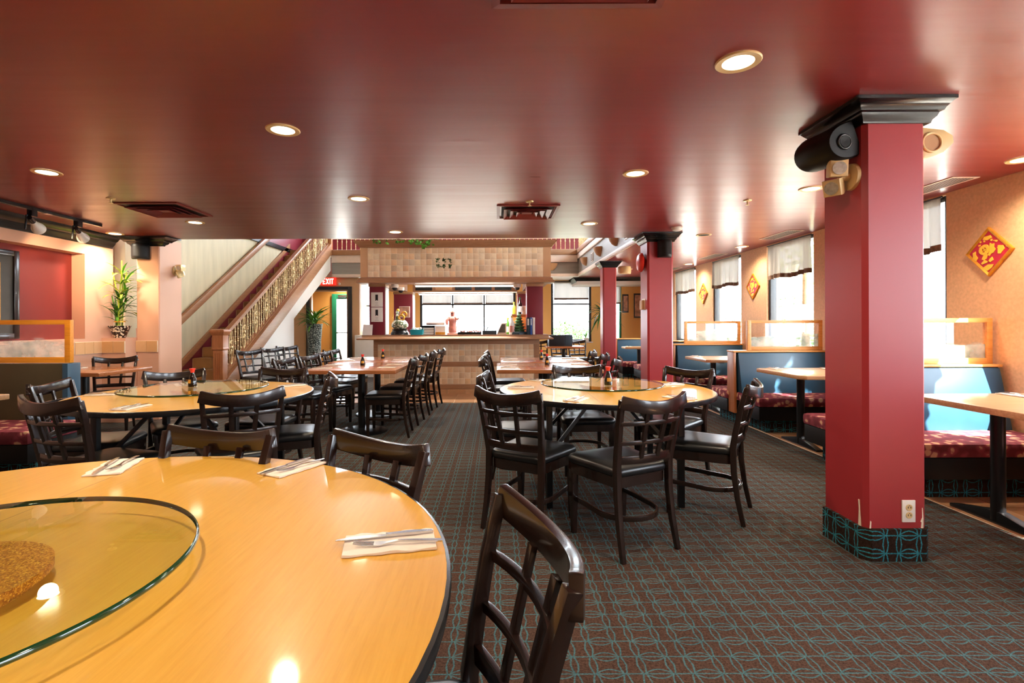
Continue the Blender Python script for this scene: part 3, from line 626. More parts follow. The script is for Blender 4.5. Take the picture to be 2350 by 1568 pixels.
def booth(yp, label, front=True, rear=True, glassm='etched_right'):
    t = thing('booth_bench',label,'booth',(XB+.5,yp,0),'window booths')
    x1 = XR-.02
    part(t,'end_panel',MB().prism([(yp-.10,0.155),(yp+.10,.155),(yp+.08,.88),(yp-.08,.88)],XB-.03,XB,'x'),'wood_post',bevel=.003)
    part(t,'core',MB().box(XB,x1,yp-.05,yp+.05,.155,.88),'vinyl_dark')
    part(t,'top_cap',MB().box(XB-.035,x1,yp-.09,yp+.09,.88,.90),'wood_frame',bevel=.004)
    if front:
        part(t,'back_cushion',MB().prism([(yp-.19,.40),(yp-.05,.40),(yp-.05,.875),(yp-.09,.875)],XB+.02,x1-.02,'x'),'vinyl_blue',bevel=.012)
        seat_unit(t,XB,x1,yp-.62,None,-1,yp-.05,'')
    if rear:
        part(t,'back_cushion',MB().prism([(yp+.05,.40),(yp+.19,.40),(yp+.09,.875),(yp+.05,.875)],XB+.02,x1-.02,'x'),'vinyl_blue',bevel=.012)
        seat_unit(t,XB-.06,x1,yp+.62,None,1,yp+.05,'')
    return t
def partition(yp, x0, x1, label, m='wood_frame', gm='etched_right', z0=.901, z1=1.265, w=.045):
    t = thing('glass_partition',label,'partition',((x0+x1)/2,yp,z0),'etched glass booth dividers')
    a = yp-.02; b = yp+.02
    part(t,'rail',MB().box(x0+w,x1-w,a,b,z0,z0+w),m,bevel=.003); part(t,'rail',MB().box(x0+w,x1-w,a,b,z1-w*.8,z1),m,bevel=.003)
    part(t,'stile',MB().box(x0,x0+w,a,b,z0,z1),m,bevel=.003); part(t,'stile',MB().box(x1-w,x1,a,b,z0,z1),m,bevel=.003)
    part(t,'pane',MB().box(x0+w,x1-w,yp-.003,yp+.003,z0+w,z1-w*.8),gm)
YP = [1.98,4.08,6.20,8.27,9.9]
BL = ['blue vinyl booth bench at the right edge, nearest of the row','blue vinyl booth bench right of the nearest red pillar, sunlit','blue vinyl booth bench left of the nearest red pillar','blue vinyl booth bench beside the second red pillar','blue vinyl booth bench partly hidden behind the second red pillar']
for i,(y,l) in enumerate(zip(YP,BL)): booth(y,l,front=0<i<4,rear=i!=3)
for y,l in zip(YP[1:4],['right of the nearest red pillar','left of the nearest red pillar, largest in view','beside the second red pillar']): partition(y,3.04,XR-.03,'etched glass divider in light wood frame on the booth '+l)
# far booth between the two far pillars
t = thing('booth_bench','dark blue booth bench between the second and third pillars','booth',(3.0,11.4,0),'window booths')
part(t,'end_panel',MB().box(2.63,2.67,11.30,11.42,.0,.90),'wood_frame'); part(t,'back_cushion',MB().prism([(11.2,.40),(11.35,.4),(11.35,.885),(11.30,.885)],2.67,3.6,'x'),'vinyl_blue',bevel=.012); part(t,'top_cap',MB().box(2.63,3.6,11.28,11.42,.885,.905),'wood_frame')
seat_unit(t,2.67,3.6,10.85,None,-1,11.35,'')
t.location = (3.0,11.4,0)
# olive booth at left
t = thing('booth_bench','dark olive booth bench against the left wall','booth',(-4.4,4.5,0),'left wall booth')
part(t,'back_panel',MB().box(-4.99,-3.78,4.44,4.56,.155,.895),'vinyl_olive',bevel=.008); part(t,'end_cap',MB().box(-3.78,-3.73,4.43,4.57,.0,.90),'vinyl_blue',bevel=.006)
part(t,'seat_cushion',MB().box(-4.98,-3.62,3.93,4.44,.305,.415),'floral',bevel=.03); part(t,'seat_box',MB().box(-4.98,-3.64,3.95,4.44,.155,.305),'vinyl_dark',bevel=.005)
part(t,'carpet_skirt',MB().box(-4.98,-3.66,4.03,4.44,0,.155),'carpet_front'); part(t,'carpet_skirt',MB().box(-3.66,-3.655,4.03,4.44,0,.155),'carpet_side')
partition(4.50,-4.98,-3.75,'etched glass divider in orange wood frame on the olive booth at left','wood_orange','etched_right',.902,1.28,.05)
def booth_table(x0,x1,y0,y1,label,px,py,m='wood_booth'):
    t = thing('booth_table',label,'table',(px,py,0),'booth tables'); c = .05
    poly = [(x0,y0+c),(x0+c,y0),(x1,y0),(x1,y1),(x0+c,y1),(x0,y1-c)]
    part(t,'tabletop',MB().prism(poly,.712,.75),m,bevel=.006)
    part(t,'pedestal',MB().lathe([(.036,.03),(.036,.70),(.0,.70)],20,(px,py,0)),'steel_black',smooth=40)
    part(t,'foot',MB().prism([(py-.30,.011),(py+.30,.011),(py+.30,.03),(py+.04,.085),(py-.04,.085),(py-.30,.03)],px-.03,px+.03,'x'),'steel_black',bevel=.004)
    part(t,'top_plate',MB().box(px-.03,px+.03,py-.28,py+.28,.69,.712),'steel_black')
    if x0 > 0: part(t,'wall_cleat',MB().box(x1-.05,x1,y0+.05,y1-.05,.66,.712),'steel_black')
for (y0,y1,l) in [(2.62,3.45,'booth table at right edge, right of the nearest red pillar'),(4.62,5.47,'booth table just left of the nearest red pillar'),(6.68,7.53,'booth table beside the second red pillar')]:
    booth_table(2.76,XR-.02,y0,y1,l,3.04,(y0+y1)/2+.06)
booth_table(2.62,3.5,10.36,10.78,'far booth table between the second and third pillars',2.95,10.6)
booth_table(-4.95,-3.44,3.0,3.60,'booth table corner at left edge before the olive booth',-4.0,3.3)
for x,y,w in [(3.40,3.33,'on the booth table at the right edge'),(2.92,5.33,'at the aisle end of the booth table left of the nearest pillar'),(3.45,5.30,'at the window end of the booth table left of the nearest pillar'),(2.9,7.40,'on the booth table beside the second pillar'),(2.75,10.62,'on the far booth table between the pillars')]: setting(x,y,Z,0,-1,w)
setting(3.3,6.85,Z,0,1,'at the front of the booth table beside the second pillar')
# ------------------------------------------------------------------ staircase
SL = .577
def sl(y): return SL*(y-7.16)
s = thing('staircase','tiled staircase climbing along the left beige wall','staircase',(-4.55,7.62,0))
for k in range(1,19):
    y = 8.48+(k-4)*.285; z = .17*k
    st = part(s,'step',MB().box(-5.08,-4.1,y+.02,y+.33,z-.172,z-.012),'wood_stone')
    for i in range(3): x = -5.06+i*.32; part(st,'riser_tile',MB().box(x+.004,x+.316,y+.012,y+.02,z-.165,z-.014),'tile_stair')
    for i in range(3): x = -5.06+i*.32; part(st,'tread_tile',MB().box(x+.004,x+.316,y,y+.31,z-.012,z),'tile_stair')
def slant(y0,y1,lo,hi,x0,x1): return MB().prism([(y0,sl(y0)+lo),(y1,sl(y1)+lo),(y1,sl(y1)+hi),(y0,sl(y0)+hi)],x0,x1,'x')
part(s,'side_wall',MB().prism([(7.30,0),(10.06,0),(10.06,1.35),(12.29,2.53),(12.29,2.94),(7.30,.06)],-4.10,-4.0,'x'),'paint_white')
part(s,'soffit',MB().prism([(10.06,1.35),(12.29,2.53),(12.29,2.58),(10.06,1.40)],-5.09,-4.1,'x'),'paint_white')
part(s,'outer_stringer',slant(7.5,12.28,-.02,.24,-4.13,-3.965),'wood_trim_y',bevel=.01)
def slant2(y0,y1,lo,hi,x0,x1):
    n = lambda y: .68+.5965*(y-8.48)
    return MB().prism([(y0,n(y0)+lo),(y1,n(y1)+lo),(y1,n(y1)+hi),(y0,n(y0)+hi)],x0,x1,'x')
part(s,'wall_stringer',slant2(7.45,12.5,.03,.14,-5.10,-5.06),'wood_trim_y',bevel=.004)
part(s,'wall_skirt',slant2(7.45,12.5,-.35,.03,-5.10,-5.082),'paint_burgundy')
r = thing('wall_handrail','wide wooden handrail board fixed along the beige stair wall','handrail',(-5.06,8.0,1.2))
part(r,'rail',MB().prism([(7.5,.87),(12.4,.87+4.9*.59),(12.4,1.0+4.9*.59),(7.5,1.0)],-5.07,-5.01,'x'),'wood_trim_y',bevel=.012)
for y in (8.2,9.8,11.4): part(r,'bracket',MB().box(-5.10,-5.07,y-.02,y+.02,.9+(y-7.5)*.59,.96+(y-7.5)*.59),'wood_trim')
r = thing('stair_railing','ornate brass baluster railing with wooden handrail on the stairs','railing',(-4.05,7.47,0))
nx,ny = -4.05,7.47
nw = part(r,'newel_post',MB().box(nx-.085,nx+.085,ny-.085,ny+.085,0,.16).box(nx-.07,nx+.07,ny-.07,ny+.07,.16,.86).sqring(nx,ny,.075,.075,[(0,.86),(.012,.87),(.012,.89),(.005,.90),(.005,1.08),(.015,1.09),(.025,1.12),(.03,1.13),(.03,1.155),(0,1.17)]),'wood_post',bevel=.003)
for i in range(4): part(nw,'flute',MB().box(nx-.05+i*.028,nx-.036+i*.028,ny-.076,ny-.0702,.2,.82),'wood_post')
part(r,'handrail',slant(7.56,12.28,.81,.885,-4.09,-4.01),'wood_trim_y',bevel=.015)
part(r,'shoe_rail',slant(7.56,12.28,.24,.262,-4.075,-4.025),'wood_trim_y')
bal = MB().tube([(0,0,0),(0,0,.56)],.006,6)
for z in (.10,.26,.29,.45): bal.ball((0,0,z),.016,8)
for z in (.18,.37): bal.ball((0,0,z),.010,8,1.8)
BALM = bal.mesh('baluster','brass',smooth=50)
ov = MB()
def shear(p): return (p[0],p[1],p[2]+SL*p[1])
L = [shear((0,.055*math.cos(a),.28+.20*math.sin(a)+(.05 if math.sin(a)>0 else -.05))) for a in [2*PI*i/20 for i in range(20)]]
ov.tube(L,.0075,5,closed=True)
for a in range(6): y,z = .055*math.cos(a*PI/3),.28+.2*math.sin(a*PI/3); ov.ball(shear((0,y,z+(.05 if z>.28 else -.05))),.009,6)
for sg in (-1,1):
    for zz in (.20,.36): ov.tube([shear((0,.03*sg*math.cos(b)*(1-b/9),zz+.035*math.sin(b)*(1-b/9))) for b in [i*.7 for i in range(9)]],.005,5)
ov.tube([(0,0,.06),(0,0,.52)],.006,5).ball((0,0,.28),.028,8).ball((0,0,.33),.014,8,1.6).ball((0,0,.23),.014,8,1.6).ball((0,0,.42),.011,6).ball((0,0,.14),.011,6)
ov.tube([(0,0,0),(0,0,.06)],.005,5).tube([(0,0,.51),(0,0,.56)],.005,5)
OVM = ov.mesh('scroll_panel','brass',smooth=50)
y = 7.66; k = 0
while y < 12.22:
    if k % 4 == 1: b = link('scroll_baluster',OVM,r); y += .03
    else: b = link('baluster',BALM,r)
    b.location = (0, y-7.47, sl(y)+.255); y += .085 if k%4 != 1 else .115; k += 1
part(r,'top_post',MB().box(-4.11,-3.97,12.24,12.36,2.9,4.0),'wood_post',bevel=.005)
# gallery railing
g = thing('gallery_railing','gallery railing with thin balusters above the bar','railing',(-3.9,12.3,3.03))
part(g,'top_rail',MB().box(-3.95,1.98,12.27,12.35,3.90,3.96),'wood_trim',bevel=.01); part(g,'top_rail',MB().box(1.94,2.02,6.85,12.27,3.90,3.96),'wood_trim_y',bevel=.01)
bm_ = MB().tube([(0,0,0),(0,0,.87)],.008,6).ball((0,0,.2),.016,8).ball((0,0,.6),.016,8).mesh('baluster','brass',smooth=50)
for i in range(54): b = link('baluster',bm_,g); b.location = (.06+i*.11,.01,0)
for i in range(48): b = link('baluster',bm_,g); b.location = (5.88,-.12-i*.11,0)
# ------------------------------------------------------------------ bar
b = thing('tiled_bar','bar front of tan tiles in wooden framing','bar',(-.7,9.2,0))
x0,x1,yf = -2.16,.75,8.94
part(b,'carcass',MB().box(x0,x1,yf+.012,9.35,0,.965),'wood_trim'); part(b,'grout',MB().box(-2.09,.66,yf-.0015,yf+.012,.0,.90),'grout')
part(b,'top_rail',MB().box(x0,x1,yf-.012,yf+.012,.878,.965),'wood_trim',bevel=.004); part(b,'mid_rail',MB().box(x0,x1,yf-.012,yf+.012,.486,.574),'wood_trim',bevel=.004); part(b,'bottom_rail',MB().box(x0,x1,yf-.012,yf+.012,.095,.178),'wood_trim',bevel=.004)
part(b,'stile',MB().box(x0,-2.085,yf-.012,yf+.012,.178,.878),'wood_trim'); part(b,'stile',MB().box(.655,x1,yf-.012,yf+.012,.178,.878),'wood_trim')
me = MB().box(-.0468,.0468,-.006,.006,-.0468,.0468).mesh('tile','tile_bar',bevel=.0015)
for i in range(27):
    for j in range(3):
        for z0 in (.576,.180):
            t = link('tile',me,b); t.location = (-2.085+.0507+i*.1014+.7, yf+.002-9.2, z0+.0502+j*.1006)
me2 = MB().box(.003,.320,-.02,.004,.0,.092).mesh('base_tile','tile_floor')
for i in range(9): t = link('base_tile',me2,b); t.location = (x0+.7+i*.323, yf-9.2, 0)
t = thing('bar_countertop','brown moulded bar countertop overhanging the tiled bar','countertop',(-.7,9.0,.965))
pr = [(-.30,.0),(.02,.0),(.04,.012),(.05,.03),(.045,.045),(-.02,.06),(-.04,.08),(-.30,.08)]
def molded(z, yc, hx, cx, hy, prof): return MB().sqring(cx,yc,hx,hy,[(o,z+d) for o,d in prof])
part(t,'slab',molded(.966,9.02,1.60,-.71,.30,[(0,0),(.06,.0),(.075,.006),(.075,.022),(.06,.03),(.02,.055),(.0,.062),(0,.082)]),'wood_trim',smooth=30)
def post(x0,x1,y0,y1,z0,z1,label,strip=None):
    t = thing('bar_post',label,'post',((x0+x1)/2,(y0+y1)/2,z0))
    part(t,'shaft',MB().box(x0,x1,y0,y1,z0,z1),'paint_burgundy',bevel=.006)
    part(t,'collar',MB().box(x0-.012,x1+.012,y0-.012,y1+.012,z1-.05,z1-.001),'wood_trim',bevel=.004)
    if strip is not None: part(t,'side_panel',MB().box(strip,strip+.012,y0+.01,y1-.01,z0+.01,z1-.06),'paint_white')
post(-2.20,-1.93,8.80,9.08,1.0485,1.93,'left burgundy post of the bar, carrying two framed certificates',-1.93)
post(.52,.80,8.80,9.08,1.0485,1.93,'right burgundy post of the bar, plain')
post(-2.22,-1.82,11.0,11.3,0,1.93,'burgundy post behind the bar at left with framed chart',-1.82)
post(.45,.80,11.0,11.3,0,1.93,'burgundy post behind the bar at right')
c = thing('bar_canopy','tiled wooden canopy hanging over the bar','canopy',(-.7,8.7,1.93))
cx,hx = -.695,1.615
part(c,'box',MB().box(cx-hx,cx+hx,8.662,8.95,1.95,2.56),'wood_trim'); part(c,'side_beam',MB().box(cx-hx,cx-hx+.35,8.95,11.2,1.95,2.4),'wood_trim_y'); part(c,'side_beam',MB().box(cx+hx-.35,cx+hx,8.95,11.2,1.95,2.4),'wood_trim_y')
part(c,'grout',MB().box(-2.19,.80,8.6485,8.662,2.03,2.53),'grout')
part(c,'stile',MB().box(cx-hx,-2.185,8.645,8.662,2.02,2.54),'wood_frame' if 0 else 'paint_tan'); part(c,'stile',MB().box(.79,cx+hx,8.645,8.662,2.02,2.54),'paint_tan')
part(c,'lower_moulding',MB().sqring(cx,8.80,hx,.15,[(0,2.03),(.025,2.02),(.03,1.985),(.055,1.965),(.06,1.935),(.0,1.93)]),'wood_trim',smooth=30)
part(c,'crown',MB().sqring(cx,8.80,hx,.15,[(0,2.53),(.02,2.54),(.03,2.56),(.09,2.62),(.10,2.645),(0,2.65)]),'wood_trim',smooth=30)
for i in range(30):
    for j in range(5):
        t = link('tile',me,c); t.location = (-2.185+.0496+i*.0992+.7, 8.652-8.7, 2.03+.05+j*.1-1.93)
dec = MB()
random.seed(3)
for cxx in (-.995,-.898,-.80):
    for cz in (2.20,2.30):
        for q in range(18):
            a = random.uniform(0,PI); xx = cxx+random.uniform(-.03,.03); zz = cz+random.uniform(-.03,.03)
            dec.prism([(xx,zz),(xx+.02*math.cos(a)+.009,zz+.02*math.sin(a)),(xx+.036*math.cos(a),zz+.036*math.sin(a)),(xx+.02*math.cos(a)-.009,zz+.02*math.sin(a)+.006)],8.6445,8.6465,'y')
part(c,'painted_plants',dec,'leaf_dark')
# ivy on the canopy
iv = thing('ivy_garland','trailing green ivy along the top left of the bar canopy','ivy',(-1.5,8.62,2.6))
part(iv,'vine',MB().tube([(-2.05+i*.1,8.58+.02*math.sin(i*1.3),2.655+.01*math.sin(i*2)) for i in range(12)],.005,5),'leaf_dark')
lm = MB().add([(0,0,0),(.022,.003,-.008),(.03,.006,-.03),(.012,.002,-.03),(0,0,-.05),(-.012,.002,-.03),(-.03,.006,-.03),(-.022,.003,-.008)],[(0,1,2,3),(0,3,4,5),(0,5,6,7)]).mesh('ivy_leaf','leaf')
for i in range(46):
    l = link('ivy_leaf',lm,iv); xx = random.choice([-.5,-.28,-.1,.12,.2,.32,.38])+random.uniform(-.07,.07)
    l.location = (xx, -.09-random.random()*.02, .06-random.random()*(.14 if xx>.25 else .07)); l.rotation_euler = (random.uniform(-.5,.3),random.uniform(-.6,.6),random.uniform(-.6,.6)); l.scale = [random.uniform(.7,1.2)]*3
# lights, cabinets, cameras inside the bar
def tube_light(x0,x1,y,z,label):
    t = thing('strip_light',label,'light',((x0+x1)/2,y,z)); part(t,'housing',MB().box(x0,x1,y-.03,y+.03,z+.012,z+.03),'white_plastic'); part(t,'tube',MB().tube([(x0+.02,y,z),(x1-.02,y,z)],.012,10),'tube',smooth=50)
    L = bpy.data.lights.new('tube','AREA'); L.shape = 'RECTANGLE'; L.size = x1-x0; L.size_y = .03; L.energy = 40; L.color = (1,.95,.88)
    o = bpy.data.objects.new('strip_light_lamp',L); COL.objects.link(o); o.parent = t; o.location = (0,0,-.02)
tube_light(-1.45,.42,8.99,1.90,'long white strip light under the front of the bar canopy')
tube_light(-1.7,.35,11.05,1.875,'white strip light under the cabinets behind the bar')
k = thing('wall_cabinet','brown cabinet row with dark glass fronts behind the bar','cabinet',(-.7,11.2,1.93))
part(k,'carcass',MB().box(-1.82,.45,11.06,11.4,1.93,2.14),'wood_trim')
for i in range(5): part(k,'door',MB().box(-1.76+i*.43,-1.40+i*.43,11.04,11.06,1.965,2.11),['dark','paint_tan','binder_dark','binder_dark','binder_dark'][i],bevel=.004)
def dome(x,y,z,label):
    t = thing('dome_camera',label,'camera',(x,y,z)); part(t,'housing',MB().lathe([(0,0),(.065,0),(.07,-.03),(.062,-.06),(0,-.06)],20,(x,y,z)),'white_plastic',smooth=50); part(t,'dome',MB().lathe([(.045,-.058),(.042,-.085),(.028,-.103),(0,-.11)],20,(x,y,z)),'dark',smooth=60)
dome(-1.78,8.9,1.93,'white dome camera under the bar canopy, nearer at left'); dome(-1.86,9.9,1.95,'white dome camera under the bar canopy, farther at left'); dome(.36,8.95,1.93,'white dome camera under the bar canopy at right')
# framed certificates on the left post
for zc,l in ((1.66,'upper framed certificate with black ribbon on the left bar post'),(1.40,'lower framed certificate with black ribbon on the left bar post')):
    t = thing('certificate',l,'certificate',(-2.065,8.79,zc-.12)); part(t,'sheet',MB().box(-2.165,-1.965,8.785,8.795,zc-.125,zc+.125),'paper',bevel=.002)
    part(t,'ribbon',MB().prism([(-2.09,zc+.085),(-2.045,zc+.085),(-2.045,zc-.025),(-2.0675,zc-.008),(-2.09,zc-.025)],8.783,8.7855,'y'),'dark')
    for j,wd in enumerate((.05,.035,.07)): part(t,'text_line',MB().box(-2.067-wd/2,-2.067+wd/2,8.7835,8.7855,zc-.055-j*.022,zc-.052-j*.022),'picture_mat')
t = thing('framed_chart','pinkish framed chart on the burgundy post behind the bar','picture',(-2.0,10.98,1.42)); part(t,'frame',MB().box(-2.10,-1.87,10.975,10.995,1.38,1.62),'trim_white',bevel=.003); part(t,'print',MB().box(-2.085,-1.885,10.97,10.976,1.395,1.605),'picture_art')
t = thing('small_picture','small landscape picture on the right burgundy post behind the bar','picture',(.60,10.98,1.42)); part(t,'frame',MB().box(.51,.64,10.975,10.995,1.35,1.62),'trim_white',bevel=.003); part(t,'print',MB().box(.52,.63,10.97,10.976,1.36,1.61),'picture_art')
# ------------------------------------------------------------------ things on the bar
ZB = 1.0485
def on(px, y): return (px-1140)*y/1170
t = thing('menu_card','blank cream menu card standing at the left end of the bar','card',(-2.22,8.78,ZB)); part(t,'front_sheet',MB().add([(-2.31,8.75,ZB),(-2.14,8.75,ZB),(-2.14,8.80,ZB+.18),(-2.30,8.80,ZB+.18),(-2.31,8.756,ZB),(-2.14,8.756,ZB),(-2.14,8.806,ZB+.18),(-2.30,8.806,ZB+.18)],[(0,1,2,3),(7,6,5,4),(0,4,5,1),(1,5,6,2),(2,6,7,3),(3,7,4,0)]),'paper'); part(t,'back_sheet',MB().add([(-2.31,8.86,ZB),(-2.14,8.86,ZB),(-2.14,8.81,ZB+.18),(-2.30,8.81,ZB+.18),(-2.31,8.866,ZB),(-2.14,8.866,ZB),(-2.14,8.816,ZB+.18),(-2.30,8.816,ZB+.18)],[(0,1,2,3),(7,6,5,4),(0,4,5,1),(1,5,6,2),(2,6,7,3),(3,7,4,0)]),'paper')
x,y = -1.70,8.95
t = thing('treasure_pot_figurine','ornate pale gold treasure pot figurine on a black stand','figurine',(x,y,ZB))
part(t,'stand',MB().lathe([(0,ZB),(.16,ZB),(.16,ZB+.03),(.13,ZB+.07),(.14,ZB+.10),(0,ZB+.10)],24,(x,y,0)),'black_gloss',smooth=40)
part(t,'pot',MB().lathe([(0,.10),(.10,.10),(.14,.14),(.145,.18),(.125,.22),(.10,.25),(.07,.26),(0,.26)],28,(x,y,ZB)),'scroll',smooth=60)
part(t,'coin_ring',MB().tube([(x+.04+.045*math.cos(a),y-.06,ZB+.30+.045*math.sin(a)) for a in [2*PI*i/20 for i in range(20)]],.016,8,closed=True),'gold',smooth=60); part(t,'coin_ring',MB().tube([(x+.08+.04*math.cos(a),y-.03,ZB+.36+.04*math.sin(a)) for a in [2*PI*i/20 for i in range(20)]],.015,8,closed=True),'gold',smooth=60)
part(t,'vase_neck',MB().lathe([(.035,.24),(.03,.32),(.022,.36),(.026,.41),(.0,.43)],16,(x-.045,y-.02,ZB)),'scroll',smooth=60); part(t,'flame',MB().ball((x-.03,y-.01,ZB+.43),.028,10),'gold_flat',smooth=60); part(t,'handle',MB().tube([(x-.10,y,ZB+.22),(x-.13,y,ZB+.30),(x-.11,y,ZB+.36)],.010,8),'gold',smooth=60)
t = thing('paper_basket','turquoise plastic basket filled with crumpled papers on the bar','basket',(-1.38,8.82,ZB)); part(t,'basket',MB().rings([[(-1.38+sx*w,8.82+sy*w*.7,ZB+z) for sx,sy in ((-1,-1),(1,-1),(1,1),(-1,1))] for w,z in ((.10,0),(.115,.09),(.12,.09),(.108,.085),(.095,.02))]),'teal_plastic',bevel=.003)
pp = MB(); random.seed(5)
for i in range(9): pp.ball((-1.38+random.uniform(-.07,.07),8.82+random.uniform(-.04,.04),ZB+.085+random.uniform(0,.03)),.025,6,.8)
part(t,'papers',pp,'paper')
t = thing('letter_tray','black letter tray with paper stacks on the bar','tray',(-1.20,8.95,ZB))
part(t,'frame',MB().box(-1.30,-1.08,8.86,9.10,ZB+.13,ZB+.16).box(-1.30,-1.29,8.86,9.10,ZB,ZB+.13).box(-1.09,-1.08,8.86,9.10,ZB,ZB+.13).box(-1.30,-1.08,9.09,9.10,ZB,ZB+.13),'vinyl_dark')
for z in (.01,.05,.09): part(t,'paper_stack',MB().box(-1.285,-1.095,8.865,9.08,ZB+z,ZB+z+.03),'paper')
t = thing('tissue_box','white and yellow box with tissue roll on top, on the bar','box',(-1.0,8.9,ZB)); part(t,'upper_sleeve',MB().box(-1.07,-.90,8.86,8.98,ZB+.045,ZB+.155),'paper',bevel=.004); part(t,'yellow_base',MB().box(-1.07,-.90,8.86,8.98,ZB,ZB+.045),'label_gold',bevel=.003); part(t,'roll',MB().tube([(-1.24,8.98,ZB+.20),(-.92,8.98,ZB+.20)],.036,14),'trim_white',smooth=50)
x,y = -.87+.09,9.0
t = thing('deity_figurine','pale red robed figurine standing on the bar before the window','figurine',(x,y,ZB))
part(t,'base',MB().lathe([(0,0),(.10,0),(.10,.02),(.08,.035),(0,.035)],20,(x,y,ZB)),'red_ceramic',smooth=40); part(t,'robe',MB().lathe([(0,.03),(.07,.03),(.075,.10),(.062,.18),(.07,.24),(.075,.27),(.06,.30),(.03,.325),(0,.325)],20,(x,y,ZB)),'red_ceramic',smooth=60); part(t,'head',MB().ball((x,y,ZB+.355),.04,12,1.15),'red_ceramic',smooth=60); part(t,'hat',MB().lathe([(.046,.375),(.05,.385),(.034,.41),(.02,.45),(0,.475)],14,(x,y,ZB)),'red_ceramic',smooth=60); part(t,'sleeve',MB().tube([(x-.05,y-.02,ZB+.30),(x-.10,y-.05,ZB+.24),(x-.09,y-.06,ZB+.17)],[.03,.03,.02],8),'red_ceramic',smooth=60); part(t,'sleeve',MB().tube([(x+.05,y-.02,ZB+.30),(x+.09,y-.05,ZB+.27),(x+.12,y-.06,ZB+.285)],[.03,.025,.012],8),'red_ceramic',smooth=60)
random.seed(9)
t = thing('candy_tray','dark tray of small pink wrapped sweets on the bar','tray',(-.45,8.9,ZB)); part(t,'tray',MB().box(-.68,-.27,8.83,9.0,ZB,ZB+.045),'vinyl_dark',bevel=.006)
cm = MB().ball((0,0,0),.013,6).mesh('sweet','red_ceramic')
for i in range(40): q = link('sweet',cm,t); q.location = (random.uniform(-.215,.17),random.uniform(-.06,.09),.05+random.random()*.016)
t = thing('desk_holder','dark green desk tray with raised flat stand on the bar','holder',(-.07,8.9,ZB)); part(t,'tray',MB().box(-.25,.0,8.83,8.97,ZB,ZB+.07),'binder_dark',bevel=.01); part(t,'arm',MB().tube([(-.18,8.92,ZB+.07),(-.15,8.92,ZB+.14)],.008),'binder_dark'); part(t,'flat_stand',MB().box(-.25,.04,8.86,8.98,ZB+.14,ZB+.15),'binder_dark',bevel=.003)
t = thing('table_terminal','grey slanted terminal on the bar','terminal',(.10,8.95,ZB)); part(t,'body',MB().prism([(.0,ZB),(.17,ZB),(.17,ZB+.20),(.08,ZB+.20)],8.95,9.05,'y'),'trim_white',bevel=.006); part(t,'screen',MB().prism([(.03,ZB+.03),(.15,ZB+.03),(.15,ZB+.18),(.09,ZB+.18)],8.945,8.95,'y'),'picture_mat')
def liquor(x,y,z,h,r,label,mb_='clear_glass',mc='label_gold',lab='paper'):
    t = thing('bottle',label,'bottle',(x,y,z)); part(t,'body',MB().lathe([(0,0),(r,0),(r,h*.58),(r*.8,h*.66),(r*.38,h*.76),(r*.34,h*.9),(0,h*.9)],20,(x,y,z)),mb_,smooth=50); part(t,'cap',MB().lathe([(0,h*.88),(r*.42,h*.88),(r*.42,h),(0,h)],14,(x,y,z)),mc,smooth=40)
    part(t,'label',MB().rings([[(x+(r+.001)*math.cos(a),y+(r+.001)*math.sin(a),z+zz) for a in [-PI/2-1+2*i/10 for i in range(11)]] for zz in (h*.12,h*.46)],cap=False,close=False),lab,smooth=60)
liquor(.26,8.80,ZB,.33,.048,'clear liquor bottle with red label on the bar','white_plastic','label_gold','red_ceramic')
liquor(.20,9.2,ZB,.30,.04,'green bottle with yellow cap behind the clear liquor bottle','leaf','gold_flat')
t = thing('display_case','orange box shelf behind the dark pagoda on the bar','box',(.40,9.10,ZB)); part(t,'body',MB().box(.27,.52,9.12,9.30,ZB,ZB+.345),'orange_box',bevel=.006); part(t,'shelf',MB().box(.25,.54,9.11,9.31,ZB+.345,ZB+.36),'wood_trim')
liquor(.42,9.2,ZB+.361,.30,.04,'wine bottle with white label on the orange box','bottle_dark','glass_green')
liquor(.31,9.22,ZB+.361,.22,.034,'small yellow flower bottle on the orange box','leaf_light','gold_flat','gold_flat')
x,y = .385,8.86
t = thing('pagoda_ornament','dark green tiered pagoda ornament on the bar','ornament',(x,y,ZB)); mb = MB()
part(t,'base',MB().lathe([(0,0),(.17,0),(.165,.03),(.15,.05),(0,.05)],8,(x,y,ZB)),'binder_dark')
for i in range(6): w = .135-.018*i; z = .05+.05*i; part(t,'tier',MB().lathe([(w*.7,z),(w*.7,z+.02),(w,z+.028),(w*.95,z+.036),(w*.5,z+.05)],8,(x,y,ZB)),'leaf_dark')
part(t,'spire',MB().lathe([(.03,.345),(.012,.37),(.004,.40),(0,.405)],8,(x,y,ZB)),'leaf_dark')
for i,(cc,l,w) in enumerate([('binder_dark','dark ring binder on the bar, leftmost of three',.055),('binder_blue','blue ring binder on the bar, middle of three',.04),('paper','white ring binder on the bar, rightmost of three',.045)]):
    xx = .555+[0,.058,.101][i]-.045; t = thing('ring_binder',l,'binder',(xx,8.78,ZB)); part(t,'cover',MB().box(xx,xx+w-.004,8.66+.02,8.79,ZB,ZB+.29),cc,bevel=.004); part(t,'spine_label',MB().box(xx+.01,xx+w-.014,8.6785,8.681,ZB+.16,ZB+.27),'paper')
# white cooler and pale window left of the bar
t = thing('white_cooler','white cooler cabinet left of the bar near the exit','cooler',(-3.1,12.2,0)); part(t,'body',MB().box(-3.32,-2.5,11.9,12.44,0,.98),'white_plastic',bevel=.01); part(t,'handle',MB().box(-2.66,-2.62,11.87,11.9,.7,.85),'steel')
